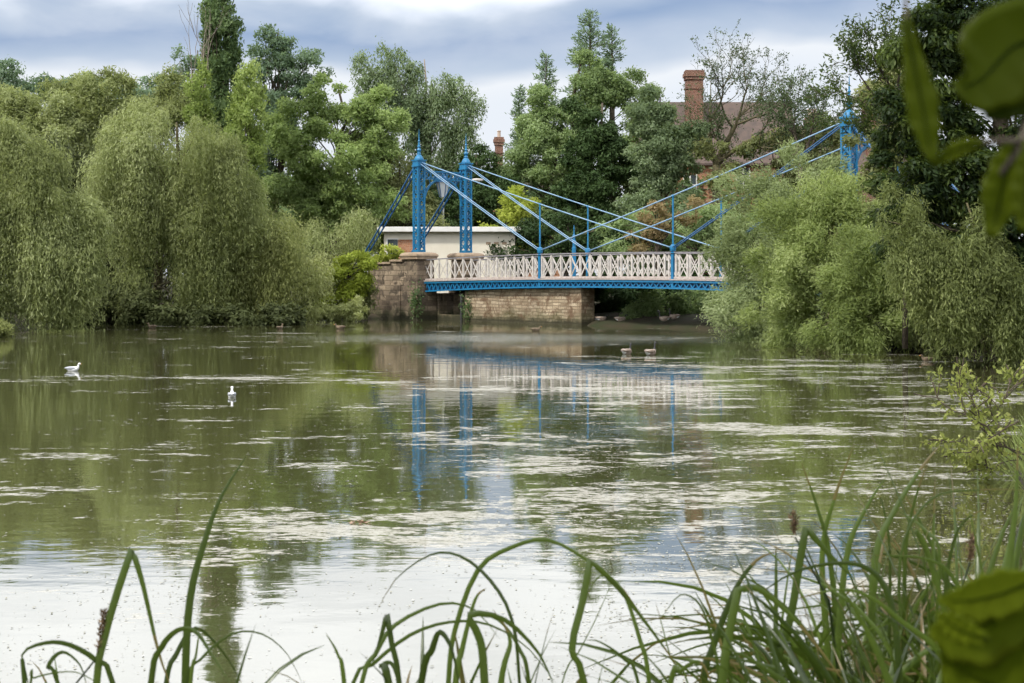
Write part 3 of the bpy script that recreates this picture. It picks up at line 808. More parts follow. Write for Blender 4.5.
# ------------------------------------------------------------------ houses behind the trees
def chimney(mb, pot, x, y, z0, z1, w_, d_, pots=2):
    mb.box((x-w_/2,y-d_/2,z0),(x+w_/2,y+d_/2,z1-.75))
    mb.box((x-w_/2-.08,y-d_/2-.08,z1-.75),(x+w_/2+.08,y+d_/2+.08,z1-.5)); mb.box((x-w_/2-.16,y-d_/2-.16,z1-.5),(x+w_/2+.16,y+d_/2+.16,z1-.22))
    mb.box((x-w_/2-.08,y-d_/2-.08,z1-.22),(x+w_/2+.08,y+d_/2+.08,z1))
    mb.box((x-w_/2-.06,y-d_/2-.06,z1-1.5),(x+w_/2+.06,y+d_/2+.06,z1-1.38))
    for k in range(pots):
        xx = x + (k-(pots-1)/2)*w_*.42
        pass
def house(px0, px1, pye, pyr, D, depth, label, chims, mat=BRICK, wins=(), pots=2):
    """gabled house: eaves at pye, ridge at pyr"""
    a = P(px0, pye, D); c = P(px1, pye, D); W_ = c[0]-a[0]; ze = a[2]-.8; zr = P(0, pyr, D+depth/2)[2]-.8
    r = empty('brick_house', (a[0], D, .8)); tag(r, label, 'house')
    mb = MB(); mb.box((0,0,-1),(W_,depth,ze))
    for x in (0, W_): mb.add([(x,0,ze),(x,depth,ze),(x,depth/2,zr-.15)], [(0,1,2),(2,1,0)][:1])
    mb.build('wall', mat, r)
    rf = MB(); e = .4; t_ = .16; dz = (zr-ze)/(depth/2)*e
    for sgn in (0,1):
        y0 = -e if not sgn else depth+e
        rf.add([(-.3,y0,ze-dz),(W_+.3,y0,ze-dz),(W_+.3,depth/2,zr),(-.3,depth/2,zr),(-.3,y0,ze-dz+t_),(W_+.3,y0,ze-dz+t_),(W_+.3,depth/2,zr+t_),(-.3,depth/2,zr+t_)],
               [(0,3,2,1),(4,5,6,7),(0,1,5,4),(1,2,6,5),(3,0,4,7)])
    ro = rf.build('roof', SLATE, r)
    for (px, pyt, w_, dy) in chims:
        mb = MB(); pm = MB(); t = P(px, pyt, D+dy)
        chimney(mb, pm, t[0]-a[0], dy, ze-.5, t[2]-.8-.4, w_, w_*.8, pots)
        ch = mb.build('chimney', BRICK, ro)
        for k_ in range(pots):
            pm = MB(); pm.lathe([(.16,0),(.15,.5),(.19,.55),(.17,.62)], (t[0]-a[0]+(k_-(pots-1)/2)*w_*.42, dy, t[2]-1.2), 10); pm.build('chimney_pot', POT, ch)
    for (px, py, w_, h_) in wins:
        t = P(px, py, D); x, z = t[0]-a[0], t[2]-.8
        mb = MB(); mb.box((x-w_/2,-.02,z-h_/2),(x+w_/2,.06,z+h_/2)); wn = mb.build('window', GLASS, r)
        mb = MB()
        for xx in (x-w_/2-.06, x, x+w_/2+.06): mb.box((xx-.05,-.07,z-h_/2-.03),(xx+.05,-.022,z+h_/2+.03))
        mb.box((x-w_/2-.1,-.09,z-h_/2-.15),(x+w_/2+.1,-.022,z-h_/2-.032)); mb.box((x-w_/2,-.068,z-.04),(x+w_/2,-.024,z+.04)); mb.build('frame', ROOFW, wn)
    return r
house(640, 798, 160, 104, 110, 9, 'red brick house with tall chimney and brown tiled roof behind the bare-branched tree', [(694, 66, 1.35, 2.5)],
      BRICKO, [(743,178,.9,1.6),(690,185,.9,1.6)], pots=0)
house(470, 560, 200, 172, 128, 8, 'distant brick house whose slim chimney rises left of the tall central tree', [(499, 133, .75, 1.5)], BRICKO, pots=1)
house(800, 905, 175, 128, 98, 8, 'brick house almost hidden behind the right tower and tall dark tree', [(876, 84, 1.7, 2.0),(812, 112, .8, 3.0)], BRICK)

# ------------------------------------------------------------------ trees and shrubs
tk = tree
WS = dict(carve=1.0, rp=.72, ld=330, ll=.19, lw=.042, droop=1.7, jit=1.0, vert=1.2, hang=2.4, outw=.35, rough_n=.6, core=.10, streak=.16, leafvar=.2)
FAR = dict(carve=.8, rp=.68, ld=110, ll=.22, lw=.10, droop=.4, vert=.7, outw=.4, rough_n=.75, jit=1.2)
MID = dict(rp=.6, ld=150, ll=.19, lw=.09, droop=.3, vert=.75, outw=.3, rough_n=.6)
OPEN = dict(rp=.5, ld=60, ll=.24, lw=.10, droop=.35, vert=.7, outw=.3, rough_n=.7, core=.03, rlo=.15)
# left bank willows
tk('weeping_willow', 'large weeping willow at the far left, hanging to the water', 'willow tree', 58,
   [(8,172,62,40),(45,205,42,34),(58,238,34,26),(20,240,50,40),(-15,265,50,50),(60,275,32,24),(25,285,42,24),(-60,220,60,90)], WIL, seed=1, bark=BARKG, r0=.4, zmin=.5, **WS)
tk('weeping_willow', 'big domed weeping willow in the middle of the left bank', 'willow tree', 66,
   [(160,138,44,28),(198,160,42,34),(125,165,38,36),(165,195,46,34),(218,190,28,32),(190,225,34,26),(150,240,30,26),(212,232,22,24),(172,268,26,18),(236,205,18,26),(182,284,26,18),(146,280,22,18),(206,262,22,22)], WIL, seed=2, bark=BARKG, r0=.45, zmin=.9, **WS)
tk('weeping_willow', 'low spreading willow just left of the bridge shrubs, drooping over the water', 'willow tree', 67.5,
   [(258,243,38,22),(288,258,30,26),(238,262,28,26),(272,278,34,20),(300,282,18,18),(232,282,22,16)], WILY, seed=3, bark=BARKG, r0=.25, zmin=.25, **WS)
tk('willow_tree', 'hazy olive willow forming the skyline at the far left', 'willow tree', 80,
   [(60,105,50,22),(105,100,40,22),(20,115,50,25),(145,102,35,20),(60,150,70,40),(120,140,50,40),(-40,130,50,50),(165,118,28,28)], WIL, seed=4, **dict(WS, ld=130, ll=.26, lw=.075, droop=.3, hang=.5, vert=.9, rp=.7))
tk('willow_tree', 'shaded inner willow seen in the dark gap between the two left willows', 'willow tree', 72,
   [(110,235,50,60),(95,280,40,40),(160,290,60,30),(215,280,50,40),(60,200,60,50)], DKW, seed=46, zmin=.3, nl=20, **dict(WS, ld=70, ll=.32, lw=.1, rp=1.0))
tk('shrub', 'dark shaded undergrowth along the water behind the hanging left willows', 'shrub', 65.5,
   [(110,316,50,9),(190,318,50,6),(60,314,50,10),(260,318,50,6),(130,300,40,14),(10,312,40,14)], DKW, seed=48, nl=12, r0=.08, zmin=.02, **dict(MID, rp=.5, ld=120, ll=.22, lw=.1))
tk('ash_tree', 'cool green feathery tree top at the left edge of the skyline', 'tree', 88,
   [(12,78,20,12),(-10,100,40,34),(32,84,12,9)], ASHG, seed=5, **OPEN)
tk('tree', 'thin tree with small leafy sprays behind the skyline willow', 'tree', 92,
   [(100,90,40,12),(150,94,30,16),(60,95,40,10)], ASHG, seed=6, **dict(OPEN, rp=.4))
tk('shrub', 'small yellow-green bush tip at the left water edge', 'shrub', 52,
   [(-8,328,18,10)], WILY, seed=7, nl=6, r0=.05, zmin=.02, **dict(MID, rp=.3, ld=300, ll=.13, lw=.05))
# poplars
tk('lombardy_poplar', 'tallest narrow dark poplar rising out of the top of the picture', 'poplar tree', 82,
   [(224,-30,13,60),(222,30,15,60),(224,80,14,60),(226,130,12,60),(213,20,8,16),(236,52,7,14),(212,70,8,14)], POP, seed=8, carve=1.3, nl=60, r0=.35, rp=.42, ld=130, ll=.2, lw=.11, droop=-1.2, vert=1.5, outw=.2, rough_n=.6)
tk('young_poplar', 'light green young poplar right of the tall dark poplar', 'poplar tree', 78,
   [(250,120,12,48),(246,160,15,50),(240,200,20,35)], POPL, seed=9, r0=.15, rp=.42, ld=130, ll=.19, lw=.1, droop=-1.0, vert=1.5, rough_n=.6)
tk('young_poplar', 'light green young poplar left of the tall dark poplar', 'poplar tree', 78,
   [(199,110,8,36),(204,150,12,40)], POPL, seed=10, r0=.12, rp=.36, ld=100, ll=.18, lw=.1, droop=-1.0, vert=1.5, rough_n=.6)
# broadleaved trees left of the bridge
tk('ash_tree', 'broad mid-green tree filling the sky left of the blue towers', 'tree', 88,
   [(330,100,32,20),(300,130,28,26),(350,125,34,26),(325,160,36,28),(372,150,30,28),(290,180,30,28),(352,190,40,28),(385,190,26,28),(335,165,56,54),(310,215,40,26),(365,225,44,20),(380,110,20,20)], ASHL, seed=11, r0=.35, nl=60, **FAR)
tk('ash_tree', 'thinner feathery tree between the poplars and the broad green tree', 'tree', 91,
   [(275,60,24,18),(262,95,22,20),(300,85,22,20),(280,130,30,30),(262,165,20,30),(310,62,20,14),(262,38,12,10),(290,42,8,8)], ASHG, seed=12, nl=90, r0=.25, **OPEN)
tk('ash_tree', 'open cool green tree crown behind the left poplars', 'tree', 93,
   [(186,58,13,14),(176,80,12,12),(207,80,16,24),(192,100,18,18),(212,130,12,20)], ASHG, seed=13, nl=60, r0=.2, **dict(OPEN, ld=45))
tk('silver_birch', 'tall weeping birch behind the left blue tower', 'birch tree', 106,
   [(380,66,18,12),(405,75,18,14),(385,95,30,24),(415,108,18,26),(440,88,18,14),(450,115,22,20),(438,140,22,30),(470,118,10,22),(462,150,14,34),(420,165,30,40)], BIR, seed=14, bark=BARKP, nl=60, r0=.25,
   rlo=.3, rp=.6, ld=80, ll=.25, lw=.1, droop=1.4, jit=.7, vert=1.3, hang=2.2, rough_n=.7, core=.05)
tk('holly_tree', 'dark evergreen tree behind the gap of the two blue towers', 'holly tree', 97,
   [(470,205,36,45),(498,195,18,34),(448,220,25,35),(478,165,16,18),(512,225,20,28)], DARK, seed=15, **FAR)
tk('tree', 'olive tree standing directly behind the left blue tower', 'tree', 90,
   [(405,195,24,20),(392,175,20,20),(410,222,34,20),(388,215,24,24)], OLV, seed=16, **dict(FAR, rp=.7))
tk('shrub', 'bright yellow-green shrub right of the second blue tower', 'shrub', 90,
   [(515,200,14,16),(505,230,24,18),(530,225,18,20),(522,215,16,16)], YEL, seed=17, r0=.1, **dict(FAR, rp=.55, ld=110))
tk('willow_shrub', 'dull olive willow scrub behind the low spreading willow', 'shrub', 78,
   [(330,243,30,20),(355,238,18,18),(300,245,30,24),(345,275,28,25)], WIL, seed=18, r0=.15, **dict(WS, rp=.65, ld=190))
tk('shrub', 'bright yellow-green bush pressed against the brown stone wing wall', 'shrub', 70.2,
   [(352,262,16,9),(365,272,8,14),(342,276,14,10),(334,308,12,10),(352,300,14,12)], YEL, seed=19, r0=.07, zmin=.1, **dict(MID, rp=.38, ld=230, ll=.15, lw=.08))
tk('shrub', 'darker shrub with arching stems between low willow and yellow bush', 'shrub', 71.5,
   [(325,285,20,24),(318,262,14,14),(350,288,18,25),(362,300,10,18)], OLV, seed=20, r0=.1, zmin=.1, **dict(MID, rp=.4, ld=180, ll=.15, lw=.08))
tk('waterside_shrub', 'low olive growth trailing along the water left of the wing wall', 'shrub', 69.4,
   [(310,314,28,5),(345,313,20,6),(270,315,24,5),(355,308,12,8)], WILY, seed=21, nl=8, r0=.04, zmin=.02, **dict(MID, rp=.25, ld=300, ll=.13, lw=.05))
tk('shrub', 'small bright bush on top of the brown pier wall', 'shrub', 76,
   [(392,252,11,7),(384,256,8,6)], YEL, seed=22, nl=8, r0=.04, **dict(MID, rp=.25, ld=260, ll=.13, lw=.07))
# centre
tk('mixed_tree', 'tall broad tree in the centre with many green layers', 'tree', 98,
   [(560,125,28,18),(600,90,34,20),(585,70,20,18),(630,105,26,22),(540,155,28,20),(575,155,32,22),(655,125,20,24),(525,185,28,20),(560,195,36,22),(610,135,34,22),(535,215,36,20),(530,130,14,12),(580,170,56,56),(575,225,40,18),(640,165,26,30),(545,100,12,14)], ASH, seed=23, r0=.45, nl=70, **FAR)
tk('evergreen_tree', 'dark ivy-covered tree core inside the central green mass', 'tree', 94,
   [(596,160,24,28),(612,195,36,28),(580,115,10,22),(580,205,30,26),(632,180,20,26),(600,130,14,20),(605,225,45,18)], DARK, seed=24, r0=.35, **FAR)
tk('tree', 'grey-green tree between the central tree and the brick house', 'tree', 90,
   [(668,135,24,18),(655,165,26,20),(680,160,20,18),(640,195,28,22),(668,205,26,20),(655,225,40,18),(692,135,12,14),(660,105,16,14),(672,120,14,12),(645,120,14,14)], BIR, seed=25, r0=.25, **dict(FAR, rp=.7))
def conifer(px, pyt, pyb, half, D, label, seed):
    global R
    R = np.random.default_rng(seed)
    t = P(px, pyt, D); b_ = P(px, pyb, D); H = t[2]-b_[2]; hw = half/F*D
    r = empty('conifer', (t[0], D, .6)); tag(r, label, 'conifer tree')
    org = np.array([t[0], D, .6])
    mb = MB(); mb.tube([(0,0,-.3),(0,0,t[2]-.6-H),(0,0,t[2]-.6)], [.35,.2,.02], 7)
    C = []; DR = []
    nb = int(11*H)
    for i in range(nb):
        f = (i+R.random())/nb; z = t[2]-H*f; az = R.random()*6.283
        ln = hw*(f**.6+.05)*(.5+.75*R.random())
        d = np.array([math.cos(az), math.sin(az), .55])
        d = unit(d); n_ = int(26*ln+8)
        u = R.random(n_); p = np.array([t[0], D, z]) + d*(ln*u)[:,None] + R.normal(size=(n_,3))*.09
        p[:,2] -= ln*.25*u*u
        C.append(p); DR.append(unit(d + R.normal(size=(n_,3))*.5))
        e_ = np.array([t[0], D, z])+d*ln; e_[2] -= ln*.25
        mb.tube([np.array([t[0],D,z])-org, e_-org], [.03,.008], 4, cap=False)
    C = np.concatenate(C); DR = np.concatenate(DR); n_ = len(C)
    mb.build('trunk', BARK, r)
    leaf_object('crown', C, DR, unit(np.cross(DR, R.normal(size=(n_,3)))), (.22+R.random(n_)*.15)*1.1, np.full(n_,.085), R.random(n_), ASHG, r, org)
conifer(590, 12, 100, 34, 101, 'feathery conifer tip rising highest above the central tree', 31)
conifer(612, 28, 110, 28, 102, 'second lower conifer tip right of the highest one', 32)
conifer(546, 55, 150, 26, 99, 'slim conifer tip on the left shoulder of the central tree', 33)
conifer(519, 88, 200, 20, 101, 'small separate conifer spire at the left end of the central tree', 34)
# behind the bridge, right half
tk('shrub', 'yellow and olive foliage over the brick house wall behind the stays', 'shrub', 88,
   [(775,135,20,14),(792,155,24,20),(812,175,24,24),(775,205,16,14),(790,205,35,28),(712,150,12,12),(722,180,12,12),(755,150,10,10),(825,150,18,30),(745,230,30,20),(735,150,10,8)], OLV, seed=26, r0=.2, **dict(FAR, rp=.6, ld=100))
tk('shrub', 'mixed green hedge behind the right half of the bridge', 'shrub', 82,
   [(715,225,22,14),(690,240,30,20),(640,240,35,22),(740,240,40,24)], ASH, seed=27, r0=.15, **dict(MID, rp=.6, ld=110))
tk('shrub', 'shrub with turning orange leaves behind the bridge stays', 'shrub', 80,
   [(655,218,12,18),(640,243,12,12),(690,212,10,10)], ORG, seed=28, r0=.1, **dict(MID, rp=.4, ld=110))
tk('shrub', 'dark shrub behind the middle of the white railing', 'shrub', 84,
   [(560,240,40,24),(600,240,36,26),(525,250,30,18)], DARK, seed=29, r0=.15, **dict(MID, rp=.6, ld=110))
tk('shrub', 'very dark undergrowth beneath the bridge right of the pale wall', 'shrub', 68,
   [(610,300,40,26),(650,295,50,30),(700,295,50,30),(600,318,30,12)], DARK, seed=30, r0=.1, zmin=.1, nl=15, **dict(MID, rp=.45, ld=160))
tk('shrub', 'arching mid-green bush on the bank beneath the bridge', 'shrub', 64.2,
   [(665,304,30,10),(645,315,24,8),(695,306,34,14),(725,312,30,18),(680,316,26,8),(640,317,16,6),(705,320,30,6)], ASH, seed=35, r0=.06, zmin=.05, nl=15, **dict(MID, rp=.32, ld=260, ll=.14, lw=.065))
# backdrop hedge closing the gaps near the ground
tk('hedge', 'long mixed hedge behind the pavilion and towers', 'hedge', 112,
   [(380,225,60,40),(470,228,60,36),(560,232,60,36),(650,235,60,36),(300,225,60,45),(740,235,60,36),(220,220,70,60),(120,220,80,60),(20,220,80,60),(830,230,70,50),(920,220,80,60)], POP, seed=36, r0=.2, nl=24, rp=1.5, ld=14, ll=.6, lw=.32, vert=.8)

# right bank
RW = dict(streak=.1, leafvar=.2, droop=.1, jit=.7, vert=.85, hang=.6, outw=1.0, rough_n=.65, stretch=1.2)
tk('grey_willow', 'pale grey-green willow overhanging the right end of the bridge', 'willow tree', 49,
   [(794,182,26,20),(770,214,25,26),(794,195,36,30),(759,245,24,26),(779,235,30,30),(752,290,24,24),(779,285,32,32),(742,322,22,18),(769,325,28,20),(806,180,20,16)], WILG, seed=40, r0=.2, zmin=.1, bark=BARKG, rp=.55, ld=440, ll=.145, lw=.034, **RW)
tk('willow_bush', 'bright green arching willow bush on the right bank', 'willow tree', 45,
   [(826,205,26,16),(850,226,32,22),(815,235,34,26),(795,265,32,24),(840,262,34,28),(780,300,30,22),(815,310,36,28),(800,332,34,14),(872,245,24,30)], WILB, seed=41, r0=.2, zmin=.08, bark=BARKG, rp=.46, ld=500, ll=.135, lw=.033, **RW)
tk('willow_bush', 'fresh green willow bush leaning over the water at right, in front of the arching one', 'willow tree', 41.5,
   [(878,262,24,22),(862,290,28,22),(890,305,26,24),(848,318,24,16),(872,328,26,16),(905,280,20,30)], WILB, seed=42, r0=.15, zmin=.25, bark=BARKG, rp=.38, ld=620, ll=.125, lw=.030, **RW)
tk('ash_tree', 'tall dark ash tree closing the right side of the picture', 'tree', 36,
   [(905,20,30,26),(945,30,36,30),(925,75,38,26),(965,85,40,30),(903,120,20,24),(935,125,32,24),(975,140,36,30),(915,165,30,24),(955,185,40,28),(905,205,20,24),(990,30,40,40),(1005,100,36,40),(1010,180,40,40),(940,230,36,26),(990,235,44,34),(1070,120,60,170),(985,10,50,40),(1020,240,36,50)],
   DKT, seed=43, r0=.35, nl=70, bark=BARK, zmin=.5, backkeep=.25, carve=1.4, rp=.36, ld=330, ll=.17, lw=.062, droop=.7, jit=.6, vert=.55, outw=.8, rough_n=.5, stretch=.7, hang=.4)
tk('hanging_willow', 'brownish olive willow curtain hanging under the dark ash at right', 'willow tree', 34.5,
   [(895,215,20,22),(925,235,26,24),(965,245,28,24),(915,265,20,24),(950,280,32,28),(990,285,34,32),(960,312,26,20),(1020,310,36,40)], HNG, seed=44, r0=.2, bark=BARKG, zmin=.45,
   carve=1.6, rp=.34, ld=620, ll=.125, lw=.028, droop=1.4, jit=1.1, vert=1.1, hang=2.4, outw=.4, rough_n=.65, streak=.16, leafvar=.2)
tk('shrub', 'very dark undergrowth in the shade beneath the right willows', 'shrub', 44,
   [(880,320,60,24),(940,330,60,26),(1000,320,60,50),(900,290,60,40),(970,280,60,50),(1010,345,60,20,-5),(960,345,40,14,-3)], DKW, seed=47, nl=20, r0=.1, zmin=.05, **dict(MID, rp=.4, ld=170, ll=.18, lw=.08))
tk('ash_tree', 'ivy-clad olive tree behind the right blue tower', 'tree', 47,
   [(890,95,18,22),(888,135,18,24),(888,180,22,26),(905,60,20,24),(884,165,12,16),(872,215,16,14),(852,182,7,10),(843,150,4,8),(858,140,5,10)], OLV, seed=45, r0=.25, rp=.4, ld=260, ll=.16, lw=.07, droop=.5, vert=.8)

# open branching trees against the sky
def open_tree(name, label, D, px, pyb, ddir, L0, r, depth, mat, leaf, per, rc, ll, lw, seed, spread=.5, up=.12, stems=1, pytop=None, cat='tree', gz=.6):
    global R
    R = np.random.default_rng(seed)
    root_p = P(px, pyb, D); org = np.array([root_p[0], D, gz])
    r_ = empty(name, org); tag(r_, label, cat)
    mb = MB(); tips = []
    mb.tube([(0,0,-.4), (root_p-org)*.5+np.array([.05,0,0]), root_p-org], [r*1.25, r*1.1, r], 8)
    for k in range(stems):
        d = unit(np.array(ddir[k % len(ddir)], float))
        branch_tree(mb, tips, root_p, d, L0, r*.75, depth, spread, up, org)
    mb.build('trunk', mat, r_, smooth=True)
    if leaf:
        cs = np.array([t[0] for t in tips]); outs = np.array([t[1] for t in tips])
        keep = R.random(len(cs)) < .3; cs, outs = cs[keep], outs[keep]
        leaf_object('crown', *leaves_ball(cs, outs, per, rc, ll, lw, ph=seed, droop=.3), leaf, r_, org)
open_tree('bare_branched_tree', 'sparse tree with bare twisting branches in front of the brick house', 90, 716, 165,
          [(-.35,0,1),(.55,.1,.9),(.95,-.1,.55),(.1,.1,1)], 2.9, .26, 4, BARKG, ASHT, 5, .15, .17, .08, 53, spread=.42, up=.12, stems=4)
open_tree('bare_branched_tree', 'low sparse tree with small leaf tufts right of the brick house roof', 84, 800, 160,
          [(-.3,0,1),(.4,.1,1),(.8,-.1,.8)], 1.7, .13, 4, BARK, ASHT, 5, .14, .17, .08, 54, spread=.45, up=.15, stems=3)
open_tree('dead_tree', 'leafless pale dead tree standing left of the tall poplar', 80, 203, 130,
          [(-.10,0,1),(-.25,0,1),(.02,0,1)], 3.1, .08, 2, BARKP, None, 0, 0, 0, 0, 57, spread=.16, up=.35, stems=3)
open_tree('ash_tree', 'open leafy branches reaching into the sky at the edge of the dark ash', 40, 905, 110,
          [(-.7,-.1,.8),(-.95,0,.35),(-.45,0,1),(-.8,.1,-.05)], 1.05, .07, 3, BARK, DKT, 14, .13, .13, .05, 59, spread=.5, up=.05, stems=4)

# twiggy shrub near the water at the right edge
open_tree('elder_bush', 'small-leaved yellowish bush close by at the right water edge', 15.5, 1040, 470,
          [(-.35,0,1),(-.1,-.1,1),(.3,0,1),(-.6,0,.7),(-.8,.1,.45)], .55, .016, 3, BARK, leafmat('bush_leaf', (.07,.09,.02), (.17,.19,.05), (.34,.33,.14), .3), 7, .05, .075, .035, 61, spread=.45, up=.1, stems=5, cat='bush', gz=.3)

# ------------------------------------------------------------------ birds
BROWN = simple('goose_brown', (.40,.33,.28), (.24,.18,.14), rough=.9, scale=14)
GBLACK = simple('goose_black', (.015,.015,.016), (.02,.02,.02), rough=.6)
GWHITE = simple('bird_white', (.82,.82,.82), (.74,.74,.76), rough=.8)
GGREY = simple('gull_grey', (.42,.44,.48), (.36,.38,.42), rough=.8)
BEAK = simple('orange_beak', (.55,.28,.05), (.45,.2,.04), rough=.5)
DUCKB = simple('duck_brown', (.20,.15,.10), (.10,.075,.05), rough=.9, scale=20)
def bird(name, label, cat, loc, rz, s, kind='goose', neck=1.0, legs=False, group=None):
    """body, neck and head as one skin; x is forward"""
    body = {'goose': BROWN, 'gull': GWHITE, 'duck': DUCKB}[kind]; nk = {'goose': GBLACK, 'gull': GWHITE, 'duck': DUCKB}[kind]
    r = empty(name, loc, rz); tag(r, label, cat, group); z0 = .16 if legs else 0
    up = neck
    path = [(-.42,0,.20,.015),(-.36,0,.17,.05),(-.24,0,.13,.105),(-.08,0,.11,.145),(.08,0,.115,.15),(.20,0,.15,.115),(.27,0,.21,.065),
            (.30,0,.21+.09*up,.042),(.30,0,.21+.18*up,.036),(.31,0,.21+.27*up,.036),(.335,0,.21+.33*up,.050),(.38,0,.21+.335*up,.045),(.42,0,.21+.315*up,.028),(.46,0,.21+.30*up,.016),(.49,0,.21+.295*up,.006)]
    mb = MB(); n = 12; vs_ = []; fs_ = []; ms_ = []
    fat = 1.28; nfat = 1.5 if kind != 'goose' else 1.15
    path = [(x*.92, y, .02+(z-.02)*1.12 if i < 6 else z+.03, rad*(fat if i < 6 else nfat)) for i, (x,y,z,rad) in enumerate(path)]
    for i, (x,y,z,rad) in enumerate(path):
        a = path[max(i-1,0)]; b = path[min(i+1,len(path)-1)]
        t = Vector((b[0]-a[0],0,b[2]-a[2])).normalized(); e1 = Vector((0,1,0)); e2 = t.cross(e1)
        for k in range(n):
            th = 2*math.pi*k/n
            p = Vector((x,y,z+z0)) + e1*rad*math.cos(th)*1.0 + e2*rad*math.sin(th)*(.92)
            vs_.append(p*s)
    for i in range(len(path)-1):
        for k in range(n):
            fs_.append((i*n+k, i*n+(k+1)%n, (i+1)*n+(k+1)%n, (i+1)*n+k))
            m_ = 0
            if i >= 6: m_ = 1
            if i >= 12: m_ = 2
            if kind == 'goose' and i == 10 and k in (0,6): m_ = 3
            if kind == 'goose' and i <= 1: m_ = 3
            ms_.append(m_)
    fs_.append(tuple(range(n))); ms_.append(0)
    mb.v = [tuple(v) for v in vs_]; mb.f = fs_; mb.m = ms_
    o = mb.build('body', [body, nk, GBLACK if kind=='goose' else BEAK, GWHITE], r, smooth=True)
    sub = o.modifiers.new('smooth', 'SUBSURF'); sub.levels = 1; sub.render_levels = 1
    for sg in (-1, 1):
        w_ = MB(); rings = [(-.44,.035,.215,.014),(-.30,.105,.21,.06),(-.1,.15,.20,.09),(.08,.135,.195,.07),(.17,.10,.18,.02)]
        vv_ = []; ff_ = []
        for (x,y,z,rad) in rings:
            for k in range(8):
                th = 2*math.pi*k/8; vv_.append(((x)*s, sg*(y+rad*.55*math.cos(th))*s, (z+z0+rad*math.sin(th))*s))
        for i in range(len(rings)-1):
            for k in range(8): ff_.append((i*8+k, i*8+(k+1)%8, (i+1)*8+(k+1)%8, (i+1)*8+k))
        w_.add(vv_, ff_); w_.build('wing', GGREY if kind == 'gull' else body, o, smooth=True)
    if legs:
        for sg in (-1,1):
            l_ = MB(); l_.tube([(0,sg*.06*s,.17*s),(.01*s,sg*.06*s,.02*s)], .012*s, 6); l_.box((-.01*s,sg*.06*s-.03*s,0),(.09*s,sg*.06*s+.03*s,.012*s)); l_.build('leg', GBLACK, r)
    return r
def onwater(px, py): 
    D = F*CAMH/(py-HORY); return ((px-512)/F*D, D, -.02)
bird('gull', 'white gull with raised head swimming by the left willows reflection', 'gull', onwater(73,371), math.radians(12), .45, 'gull', .55)
bird('gull', 'small white gull seen from behind on the open left water', 'gull', onwater(232,397), math.radians(101), .40, 'gull', .7)
bird('canada_goose', 'left goose of the swimming pair in front of the bridge', 'goose', onwater(627,354), math.radians(50), .62, 'goose', .8, group='swimming geese')
bird('canada_goose', 'right goose of the swimming pair in front of the bridge, neck upright', 'goose', onwater(651,355), math.radians(48), .66, 'goose', 1.0, group='swimming geese')
for i, (px, py, rz, s, nk, lb) in enumerate([(592,325,160,.72,.5,'goose resting nearest to the end of the pale wall'),(602,325.5,20,.75,.35,'goose preening second from the pale wall end'),
        (621,326,10,.75,.45,'dark goose resting on the bank beneath the bridge, third from the wall')]):
    D = (64.3, 63.8, 63.2)[i]
    bird('canada_goose', lb, 'goose', ((px-512)/F*D, D, float(ground_h(lake_sd(np.array([(px-512)/F*D]), np.array([D])))[0])-.03), math.radians(rz), s, 'goose', nk, legs=False, group='geese on the bank under the bridge')
for i, (px, rz, lb) in enumerate([(664,170,'left one of the two standing geese on the bank under the bridge'),(674,150,'right one of the two standing geese on the bank under the bridge')]):
    D = 61.4
    bird('canada_goose', lb, 'goose', ((px-512)/F*D, D, float(ground_h(lake_sd(np.array([(px-512)/F*D]), np.array([D])))[0])), math.radians(rz), .72, 'goose', 1.1, legs=True, group='geese on the bank under the bridge')
bird('duck', 'small brown duck under the big domed willow', 'duck', onwater(152,328), math.radians(170), .55, 'duck', .5)
bird('duck', 'small pale duck below the low spreading willow', 'duck', onwater(280,329), math.radians(60), .5, 'duck', .6)
bird('duck', 'tan duck swimming left of the brown wing wall', 'duck', onwater(340,329), math.radians(190), .6, 'duck', .35)
bird('duck', 'dark duck swimming in front of the pale stone wall', 'duck', onwater(536,331), math.radians(10), .55, 'duck', .35)
bird('duck', 'dark duck in the shade beneath the right willows', 'duck', onwater(927,361), math.radians(170), .45, 'duck', .4)
# floating leaf litter
b_ = onwater(360,523)
n_ = 22; c = np.array([b_[0], b_[1], .012]) + R.normal(size=(n_,3))*np.array([.045,.05,.008]); c[:,2] = np.abs(c[:,2])
d = unit(R.normal(size=(n_,3))*np.array([1,1,.35])); s2 = unit(np.cross(d, np.array([0,0,1.0])+R.normal(size=(n_,3))*.3))
o = leaf_object('dead_leaves', c, d, s2, np.full(n_,.07), np.full(n_,.035), R.random(n_), leafmat('dead_leaf', (.09,.05,.03), (.20,.12,.08), (.34,.24,.18), .1), None, (0,0,0))
tag(o, 'small clump of brown dead leaves floating left of centre', 'leaf clump')

